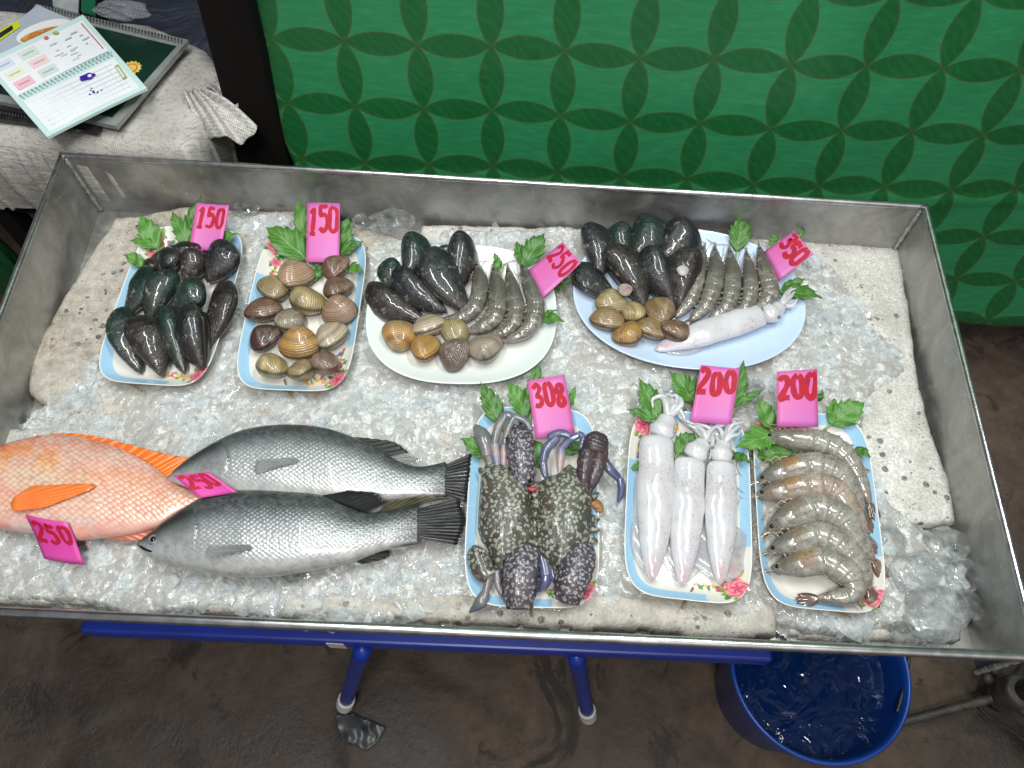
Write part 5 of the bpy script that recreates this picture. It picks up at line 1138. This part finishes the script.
seg(c2, 'shell_edge', [(418, 420), (432, 426), (440, 440), (430, 446)], [8, 11, 10, 4], .018, simple('orange_shell', (.35, .16, .06), .5, (.2, .1, .04), 90))

# ================================================================== loose sticks beside the plates
for a, b, lab in [((118, 377), (142, 391), 'wooden skewer end sticking out under the mussel plate'), ((285, 382), (290, 396), 'wooden skewer end sticking out under the clam plate'),
                  ((691.5, 591), (682, 609), 'wooden skewer end sticking out under the squid plate'), ((836, 611), (851, 617), 'wooden skewer end sticking out under the shrimp plate'),
                  ((529, 601), (531.5, 617), 'wooden skewer end sticking out under the crab plate')]:
    A = ati(*a, .007); B = ati(*b, .009); v, f, _ = tube(spline([A-(B-A)*.25-np.array([0, 0, .004]), A, B], 12), .0013, 7); tag(mesh('wooden_skewer', v, f, m_stick), lab, 'skewer', 'skewers under the plates')

# ================================================================== sack, menus and planner on the stool
def ptz(u, v, z): return at(u, v, z)
ZS = RIM+.015
def sack():
    poly = np.array([ptz(-260, 166, ZS)[:2], ptz(186, 160, ZS)[:2], ptz(206, 118, ZS)[:2], ptz(226, 72, ZS)[:2], ptz(205, 44, ZS)[:2], ptz(150, 20, ZS)[:2], ptz(-260, -20, ZS)[:2]])
    poly[:, 1] = np.maximum(poly[:, 1], .012)
    lo = poly.min(0)-.004; hi = poly.max(0)+.004; st = .004; X, Y = np.meshgrid(np.arange(lo[0], hi[0], st), np.arange(lo[1], hi[1], st))
    sd = poly_sd(X, Y, poly); r = np.clip(sd/.028, 0, 1); rd = np.sqrt(1-(1-r)**2)
    wr = .010*(fbm(X*7+Y*4, Y*16-X*5, 4, 5)-.5)+.006*(fbm(X*40-Y*25, Y*12, 3, 6)-.5)
    Zt = ZS+.006-.030*(1-rd)+wr*(.4+.6*r)
    keep = sd > 0; idx = -np.ones(X.shape, int); idx[keep] = np.arange(keep.sum()); n = keep.sum(); Vt = np.stack([X[keep], Y[keep], Zt[keep]], 1); V = [Vt]
    F = []; edge = {}
    ks = keep[:-1, :-1] & keep[1:, :-1] & keep[:-1, 1:] & keep[1:, 1:]
    for i, j in zip(*np.nonzero(ks)):
        q = (idx[i, j], idx[i, j+1], idx[i+1, j+1], idx[i+1, j]); F.append(q)
        for k in range(4):
            e = (q[k], q[(k+1) % 4])
            if (e[1], e[0]) in edge: del edge[(e[1], e[0])]
            else: edge[e] = 1
    lv = [(-.02, .003), (-.05, .005), (-.085, .0), (-.115, -.006)]; cen = poly.mean(0)
    for dz, o in lv:
        v = Vt.copy(); d = v[:, :2]-cen; d /= np.linalg.norm(d, axis=1)[:, None]; v[:, :2] += d*(o+.008*(fbm(v[:, :1]*30, v[:, 1:2]*30+dz*90, 2, 9)-.5)); v[:, 2] = ZS-.026+dz; V.append(v)
    for k in range(len(lv)): F += [(b+k*n, a+k*n, a+(k+1)*n, b+(k+1)*n) for a, b in edge]
    V = np.vstack(V); used = sorted({i for f in F for i in f}); mp = {o: k for k, o in enumerate(used)}; V = V[used]; V[:, 1] = np.maximum(V[:, 1], .008+.0*V[:, 1]); F = [tuple(mp[i] for i in f) for f in F]
    o = mesh('woven_sack', V, F, m_sack, uv=V[:, :2]+V[:, 2:]*np.array([[.8, 1.]])); tag(o, 'worn white woven plastic sack spread over the seat behind the tray', 'sack')
    # the loose corner hanging off the side
    def flap(knot, hem, h0, h1, seed, name):
        n, m = 26, 46; kn = ptz(*knot, h0); H = spline([ptz(u, v, h1) for u, v in hem], m); V = []
        for i in range(n):
            t = i/(n-1)
            for j in range(m):
                s_ = j/(m-1); p = kn*(1-t)+H[j]*t; spread = .014*(1-t); d = (H[-1]-H[0])/np.linalg.norm(H[-1]-H[0]); p = p+d*spread*(s_-.5)*2
                p = p+np.array([0, 0, 1])*(.012*math.sin(PI*t)+.007*math.sin(s_*15+seed+t*1.5)*(.25+t)+.004*math.sin(s_*31+seed)*(1-t*.3)); V.append(p)
        q = mesh(name, V, grid_faces(n, m), m_sack, o, uv=np.array(V)[:, [0, 1]]); mo = q.modifiers.new('s', 'SOLIDIFY'); mo.thickness = .0012
    flap((196, 92), [(196, 122), (212, 136), (228, 141), (244, 138), (259, 133), (246, 116)], ZS+.008, ZS-.012, 1, 'loose_corner')
    flap((214, 82), [(243, 98), (244, 104), (238, 110), (228, 110)], ZS+.010, ZS-.004, 4, 'loose_fold')
def sackmat():
    s = NT('woven_plastic_sack'); uv = s.co('UV'); n1 = s.noise(9, 4, .6, uv)
    a = s.n('TexWave', wave_type='BANDS', bands_direction='X', i_Vector=s.vmap(uv, (1, 1, 1), (0, 0, .35)), i_Scale=110, i_Distortion=1.5, i_Detail=2).outputs[1]
    b = s.n('TexWave', wave_type='BANDS', bands_direction='Y', i_Vector=s.vmap(uv, (1, 1, 1), (0, 0, .35)), i_Scale=110, i_Distortion=1.5, i_Detail=2).outputs[1]
    w = s.math('MULTIPLY', a, b); c = s.mix(s.ramp(w, (.05, 0.), (.5, 1.)), (.40, .385, .36), (.62, .61, .58)); c = s.mix(s.ramp(n1, (.4, 0.), (.72, .6)), c, (.28, .26, .22))
    c = s.mix(s.ramp(s.noise(160, 3, .7, uv), (.5, 0.), (.62, .5)), c, (.17, .16, .14))
    s.p(Base_Color=c, Roughness=.6); bb = s.bump(w, .35, .001); s.bump(s.noise(28, 5, .6, s.vmap(uv, (1, 3, 1), (0, 0, .6))), .5, .006, bb); return s.m
m_sack = sackmat(); sack()
def stool():
    a = ptz(-120, 160, ZS); b = ptz(170, 150, ZS); root = empty('low_bench', ((a[0]+b[0])/2, .16, 0)); tag(root, 'dark low bench under the woven sack', 'bench')
    v, f = box(((a[0]+b[0])/2-.03, .165, RIM-.14), (b[0]-a[0]-.04, .26, .03)); mesh('seat', v, f, m_dwood, root, smooth=False)
    for sx in (a[0]+.04, b[0]-.08):
        for sy in (.05, .28):
            v, f = box((sx, sy, (RIM-.156)/2), (.03, .03, RIM-.156)); mesh('leg', v, f, m_dwood, root, smooth=False)
stool()
def qbox(name, q, z, th, mt, parent=None, n=1, org=None, wv=0):
    P = [ptz(u, v, z) for u, v in q]; g = 14; V = []
    for k in (0, 1):
        for j in range(g):
            for i in range(g):
                s_, t = i/(g-1), j/(g-1); p = P[3]*(1-s_)*(1-t)+P[2]*s_*(1-t)+P[0]*(1-s_)*t+P[1]*s_*t; V.append(p+np.array([0, 0, wv*math.sin(s_*3+t*2)-k*th]))
    F = grid_faces(g, g)+[f[::-1] for f in grid_faces(g, g, off=g*g)]; bd = [i for i in range(g)]+[g*k+g-1 for k in range(1, g)]+[g*(g-1)+i for i in range(g-2, -1, -1)]+[g*k for k in range(g-2, 0, -1)]
    F += [(bd[(i+1) % len(bd)], bd[i], bd[i]+g*g, bd[(i+1) % len(bd)]+g*g) for i in range(len(bd))]
    return mesh(name, V, F, mt, parent, smooth=False, uv=np.array([(i/(g-1), j/(g-1)) for k in (0, 1) for j in range(g) for i in range(g)]))
m_film = simple('plastic_film', (.20, .22, .21), .12, (.28, .30, .29), 30, Coat_Weight=1.)
m_dgreen = simple('dark_green_page', (.004, .022, .014), .18, (.006, .032, .02), 14, Coat_Weight=1.)
m_blk = simple('black_plastic', (.01, .01, .011), .3, (.03, .03, .03), 50)
def coil(parent, A, B, z, n, r, mt, name='spiral_binding'):
    a = ptz(*A, z); b = ptz(*B, z); d = b-a; L = np.linalg.norm(d); x = d/L; y = np.array([-x[1], x[0], 0]); t = np.linspace(0, 1, n*12); V = a+d*t[:, None]+y*(r*np.cos(t*n*2*PI))[:, None]+np.array([0, 0, 1])*(r*.7*np.sin(t*n*2*PI))[:, None]
    v, f, _ = tube(V, r*.22, 5); mesh(name, v, f, mt, parent)
mb = qbox('menu_book', [(-40, 78), (104, 112), (96, 132), (-50, 112)], ZS+.018, .006, m_blk); tag(mb, 'black spiral-bound menu lying lowest in the pile', 'menu'); coil(mb, (-30, 106), (50, 121), ZS+.020, 26, .0035, m_blk)
mg = qbox('menu_book', [(36, 4), (188, 40), (116, 126), (-34, 94)], ZS+.026, .007, m_film); tag(mg, 'spiral-bound menu open at a dark green page in clear film', 'menu')
qbox('green_page', [(42, 14), (176, 46), (112, 117), (-26, 88)], ZS+.0272, .0012, m_dgreen, mg); coil(mg, (42, 8), (184, 42), ZS+.028, 44, .0034, simple('grey_wire', (.12, .12, .12), .4))
def disc(parent, name, c, r, z, mt, n=40, teeth=0, ry=None, rot=0):
    ry = ry or r; P = []; k = np.linalg.norm(ptz(c[0]+1, c[1], z)-ptz(*c, z)); cc = ptz(*c, z)
    for j in range(n): a = 2*PI*j/n; q = 1+(.10*math.cos(teeth*a) if teeth else 0); x, y = r*q*math.cos(a), ry*q*math.sin(a); P.append(cc+np.array([x*math.cos(rot)-y*math.sin(rot), x*math.sin(rot)+y*math.cos(rot), 0])*k)
    V = [cc]+P+[p-np.array([0, 0, .0006]) for p in P]; F = [(0, 1+j, 1+(j+1) % n) for j in range(n)]+[(1+n+j, 1+n+(j+1) % n, 1+(j+1) % n, 1+j) for j in range(n)]
    return mesh(name, V, F, mt, parent, smooth=False)
m_gold = simple('gold_print', (.62, .42, .05), .35, (.75, .62, .2), 90); disc(mg, 'gold_emblem', (131, 68), 9.5, ZS+.0288, m_gold, 96, 14); disc(mg, 'emblem_ring', (131, 68), 6.5, ZS+.0296, simple('orange_print', (.55, .2, .03), .4), 40); disc(mg, 'emblem_centre', (131, 68), 5, ZS+.0304, m_gold, 40)
fp = qbox('menu_page', [(38, 5), (72, 20), (24, 92), (-40, 62)], ZS+.036, .0012, simple('pale_blue_page', (.34, .40, .48), .2, (.44, .48, .54), 12, Coat_Weight=.6)); tag(fp, 'pale blue menu page with a bowl of food and a yellow strip', 'menu page')
disc(fp, 'bowl_picture', (44, 31), 27, ZS+.0368, simple('white_print', (.70, .70, .70), .3), 60, 0, 15, .55)
def foodm():
    s = NT('food_print'); d = s.vor(170, out=1); s.p(Base_Color=s.mix(.45, s.ramp(s.n('SeparateColor', i_Color=d).outputs[0], (0., (.42, .08, .02)), (.35, (.55, .25, .04)), (.6, (.12, .22, .03)), (.85, (.65, .45, .2)), (1., (.3, .03, .02))), (.45, .16, .04)), Roughness=.3); return s.m
disc(fp, 'food_picture', (43, 34), 22, ZS+.0376, foodm(), 60, 0, 8, .50)
qbox('yellow_strip', [(-12, 37), (18, 20), (21, 26), (-8, 46)], ZS+.0374, .0004, simple('lime_print', (.50, .55, .03), .4), fp); qbox('black_title', [(-10, 39), (12, 25), (13, 29), (-8, 43)], ZS+.0382, .0004, m_blk, fp)
# open planner
ZP = ZS+.048; L_, T_, R_, B_ = np.array((-18., 63.)), np.array((82.5, 14.)), np.array((147., 88.)), np.array((47., 137.))
def pl(s_, t): return tuple(L_*(1-s_)*(1-t)+T_*s_*(1-t)+R_*s_*t+B_*(1-s_)*t)
def pq(s0, t0, s1, t1): return [pl(s0, t0), pl(s1, t0), pl(s1, t1), pl(s0, t1)]
m_cov = simple('pale_mint_cover', (.50, .66, .64), .35); m_page = simple('planner_paper', (.74, .76, .77), .5, (.68, .71, .74), 20)
pn = qbox('planner', pq(0, 0, 1, 1), ZP, .004, m_cov, wv=.001); tag(pn, 'open mint-edged planner with a purple scribble on top of the menus', 'planner')
qbox('page', pq(.04, .05, .96, .465), ZP+.0013, .001, m_page, pn, wv=.001); qbox('page', pq(.05, .555, .95, .96), ZP+.0013, .001, m_page, pn, wv=.001)
coil(pn, pl(.06, .51), pl(.97, .51), ZP+.001, 24, .0042, simple('teal_wire', (.30, .40, .42), .35))
def cm(n, c): return simple(n, c, .5)
zq = ZP+.0026
for k, (s0, t0, c) in enumerate([(.30, .07, (.56, .64, .57)), (.06, .07, (.57, .62, .72)), (.08, .20, (.68, .71, .56)), (.32, .20, (.72, .55, .57)), (.33, .33, (.55, .62, .61)), (.09, .33, (.74, .44, .52))]):
    qbox('colour_box', pq(s0, t0, s0+.17, t0+.10), zq, .0003, cm('tint%d' % k, c), pn)
    qbox('text_line', pq(s0+.03, t0+.04, s0+.14, t0+.055), zq+.0006, .0003, cm('tintd%d' % k, tuple(x*.7 for x in c)), pn)
rr = np.random.default_rng(4); m_gr = cm('grey_print', (.46, .48, .52)); m_lt = cm('light_print', (.67, .70, .72))
for k in range(16): s0 = rr.uniform(.52, .86); t0 = rr.uniform(.07, .40); qbox('text_line', pq(s0, t0, s0+rr.uniform(.015, .07), t0+.012), zq, .0003, m_gr, pn)
qbox('text_line', pq(.93, .08, .94, .42), zq, .0003, cm('red_print', (.45, .12, .14)), pn)
for k in range(7): qbox('ruled_line', pq(.10, .60+.05*k, .90, .603+.05*k), zq, .0003, m_lt, pn)
for k in range(7): qbox('ruled_line', pq(.12+.12*k, .58, .122+.12*k, .93), zq+.0004, .0003, m_lt, pn)
disc(pn, 'red_sticker', (46, 37.5), 2.2, zq+.0006, cm('red_st', (.60, .10, .12))); disc(pn, 'green_sticker', (55.5, 32.5), 3.2, zq+.0006, cm('grn_st', (.35, .38, .10)), ry=2)
m_pur = cm('purple_ink', (.035, .01, .28)); disc(pn, 'purple_scribble', (87, 76.5), 7.5, zq+.0010, m_pur, 60, 5, 4.6, .5); disc(pn, 'scribble_gap', (89.5, 75.5), 2.0, zq+.0018, m_page)
for k in range(12): disc(pn, 'ink_dot', (94+rr.normal(0, 3.6), 91+rr.normal(0, 2.4)), .7, zq+.0008, m_pur, 8)
qbox('green_label', [(114.5, 66), (118, 64), (127, 77), (123, 79)], zq+.0006, .0003, cm('olive_print', (.30, .38, .12)), pn)
qbox('label_bar', [(116, 67.5), (118, 66.5), (125, 76.5), (123, 77.5)], zq+.0014, .0003, cm('pale_print', (.60, .66, .50)), pn)

# dark jacket heaped behind the sack, clear bag, folder
def jacket():
    X, Y = np.meshgrid(np.linspace(-.42, .30, 150), np.linspace(.20, .72, 110)); sd = np.minimum.reduce([X+.42, .30-X, Y-.20, .72-Y]); r = np.clip(sd/.05, 0, 1)
    Zt = ZS-.13+.115*np.sqrt(1-(1-r)**2)+.035*(fbm(X*7+Y*5, Y*5-X*3, 4, 55)-.5)
    s = NT('navy_jacket'); s.p(Base_Color=s.ramp(s.noise(9, 4), (.35, (.006, .009, .018)), (.7, (.016, .022, .040))), Roughness=.7); s.bump(s.noise(20, 5, .6, dist=1.5), .8, .012)
    tag(mesh('jacket', np.stack([X.ravel(), Y.ravel(), Zt.ravel()], 1), grid_faces(110, 150), s.m), 'navy jacket heaped in the shade behind the menus', 'jacket')
jacket()
def crumple(c, r, z, label, name, cat, mt, seed, amp=.5, flat=.35):
    import bmesh
    bm = bmesh.new(); bmesh.ops.create_icosphere(bm, subdivisions=5, radius=1); V = np.array([q.co[:] for q in bm.verts]); F = [tuple(q.index for q in f.verts) for f in bm.faces]; bm.free()
    cc = ptz(*c, z); k = np.linalg.norm(ptz(c[0]+1, c[1], z)-cc); f1, fe, hh = worley(V[:, 0]*1.6+V[:, 2]*1.1+9, V[:, 1]*1.6+V[:, 2]*.7+9, seed); V = V*(1-amp*.6+amp*(f1))[:, None]*np.array([r[0]*k, r[1]*k, (r[0]+r[1])/2*k*flat]); return tag(mesh(name, V+cc, F, mt, smooth=False), label, cat)
s = NT('clear_bag_film'); s.p(Base_Color=(.5, .52, .55), Roughness=.12, Alpha=.2, Specular_IOR_Level=.8); s.bump(s.noise(40, 4, .6, dist=2), .8, .01)
crumple((122, 10), (28, 13), ZS+.045, 'crumpled clear plastic bag behind the spiral of the menu', 'plastic_bag', 'plastic bag', s.m, 3, .5, .4)
gf = qbox('folder', [(82, -30), (96, -26), (95, 14), (81, 11)], ZS+.034, .004, simple('green_folder', (.01, .10, .05), .35)); tag(gf, 'green folder edge sticking out behind the menu spiral', 'folder')
wf = qbox('plastic_sleeve', [(50, -30), (80, -24), (78, 13), (53, 6)], ZS+.030, .003, simple('grey_sleeve', (.22, .24, .25), .25, (.36, .38, .4), 30)); tag(wf, 'pale grey plastic sleeve beside the green folder', 'plastic sleeve')
gb = crumple((-6, 262), (22, 18), .30, 'crumpled green bag at the left edge below the tray rim', 'green_bag', 'bag', simple('green_sheet', (.008, .06, .02), .4), 8, .4, 4.0)
pf = qbox('cardboard_flap', [(2, 168), (8, 166), (33, 190), (28, 199)], RIM-.10, .003, simple('grey_card', (.14, .125, .11), .7)); tag(pf, 'grey cardboard flap poking out under the sack left of the tray', 'cardboard')

# ================================================================== on the ground
def bucket():
    zr = .235; c = at(820, 667, zr); k = np.linalg.norm(at(821, 667, zr)-c); R = 89*k
    root = empty('water_bucket', (c[0], c[1], 0)); tag(root, 'round blue plastic basin of rippling water under the front of the tray', 'bucket')
    pr = [(0, .002), (R*.72, .002), (R*.76, .006), (R*.94, zr-.03), (R*.955, zr-.012), (R*1.0, zr-.012), (R*1.01, zr-.002), (R*.985, zr+.002), (R*.955, zr-.002), (R*.935, zr-.012), (R*.91, zr-.05), (R*.74, .010), (0, .009)]
    v, f = lathe([(max(a, .0002), b) for a, b in pr], 72, (c[0], c[1], 0)); mesh('basin', v, f, simple('blue_plastic', (.006, .045, .26), .32, (.008, .06, .33), 12), root)
    zw = zr-.06; n, m = 60, 120; V = []
    for i in range(n+1):
        for j in range(m): a = 2*PI*j/m; r = R*.905*(i/n+.0005); x, y = r*math.cos(a), r*math.sin(a); V.append((c[0]+x, c[1]+y, zw+.0004*math.sin(r*220+2*math.sin(a*2))*(1-r/R*.5)))
    V = np.array(V); V[:, 2] += .004*(fbm(V[:, 0]*45, V[:, 1]*45, 3, 5)-.5); s = NT('dark_water'); s.p(Base_Color=(.002, .018, .085), Roughness=.03, Specular_IOR_Level=.5); s.bump(s.noise(20, 3, .5, dist=1.0), .60, .011)
    mesh('water', V, grid_faces(n+1, m, True), s.m, root)
    P = [at(u, v_, zr-.012) for u, v_ in ((909, 655), (907, 675), (901, 698), (897, 712))]; v, f, _ = tube(spline(P, 20), .0028, 8); mesh('handle', v, f, m_blk, root)
bucket()
def stand():
    m = simple('rusty_iron', (.022, .018, .016), .55, (.07, .06, .052), 40, .5, 90, .003); c = at(1008, 694, .06); root = empty('parasol_stand', (c[0], c[1], 0)); tag(root, 'rusty iron parasol stand with a splayed leg beside the blue basin', 'parasol stand')
    v, f, _ = tube(np.array([[c[0], c[1], z] for z in (.03, .05, .09, .10, .102)]), [.024, .026, .026, .024, .021], 24); mesh('socket', v, f, m, root)
    d = c.copy(); v, f, _ = tube(np.array([[c[0]+.004, c[1], z] for z in np.linspace(.05, 1.1, 8)]), .0165, 20); mesh('pole', v, f, m_blk, root)
    for e, w_ in (((893, 724), 1), ((1070, 760), 1), ((1060, 600), 1)):
        b = at(*e, .008); a = c.copy(); a[2] = .055; mid = (a+b)/2+np.array([0, 0, .008]); n = 40; C_ = spline([a, mid, b], n); r = .0065*(1+.30*fbm(np.arange(n)*.45, np.zeros(n), 3, int(e[0])))
        v, f, _ = tube(C_, r, 12); mesh('leg', v, f, m, root)
    for (u, v_) in ((992, 668), (1000, 678), (985, 676)):
        q = at(u, v_, .07); q2 = at(u+8, v_+8, .05); vv, f, _ = tube(spline([q, q2], 6), [.006, .009, .008, .009, .007, .004], 8); mesh('bracket', vv, f, m, root)
    P = [at(u, v_, .012) for u, v_ in ((978, 706), (988, 716), (1006, 727), (1040, 752))]; v, f, _ = tube(spline(P, 24), .0022, 7); tag(mesh('cable', v, f, m_blk), 'thin black cable on the ground beside the parasol stand leg', 'cable')
stand()
def scrap():
    q = [(333, 714), (352, 712), (387, 726), (380, 738), (367, 752), (340, 742)]; P = np.array([ptz(u, v, .01)[:2] for u, v in q]); st = .002; lo, hi = P.min(0), P.max(0); X, Y = np.meshgrid(np.arange(lo[0], hi[0], st), np.arange(lo[1], hi[1], st)); sd = poly_sd(X, Y, P)+.004*(fbm(X*60, Y*60, 2, 3)-.5); keep = sd > 0
    Zt = .004+.018*np.abs(fbm(X*18+Y*9, Y*14-X*9, 3, 12)-.45)*2; idx = -np.ones(X.shape, int); idx[keep] = np.arange(keep.sum()); F = []
    ks = keep[:-1, :-1] & keep[1:, :-1] & keep[:-1, 1:] & keep[1:, 1:]
    for i, j in zip(*np.nonzero(ks)): F.append((idx[i, j], idx[i, j+1], idx[i+1, j+1], idx[i+1, j]))
    o = mesh('plastic_scrap', np.stack([X[keep], Y[keep], Zt[keep]], 1), F, simple('charcoal_film', (.025, .030, .034), .35, (.05, .055, .06), 40)); tag(o, 'crumpled charcoal plastic scrap at the foot of the left table leg', 'scrap'); mo = o.modifiers.new('s', 'SOLIDIFY'); mo.thickness = .001
scrap()
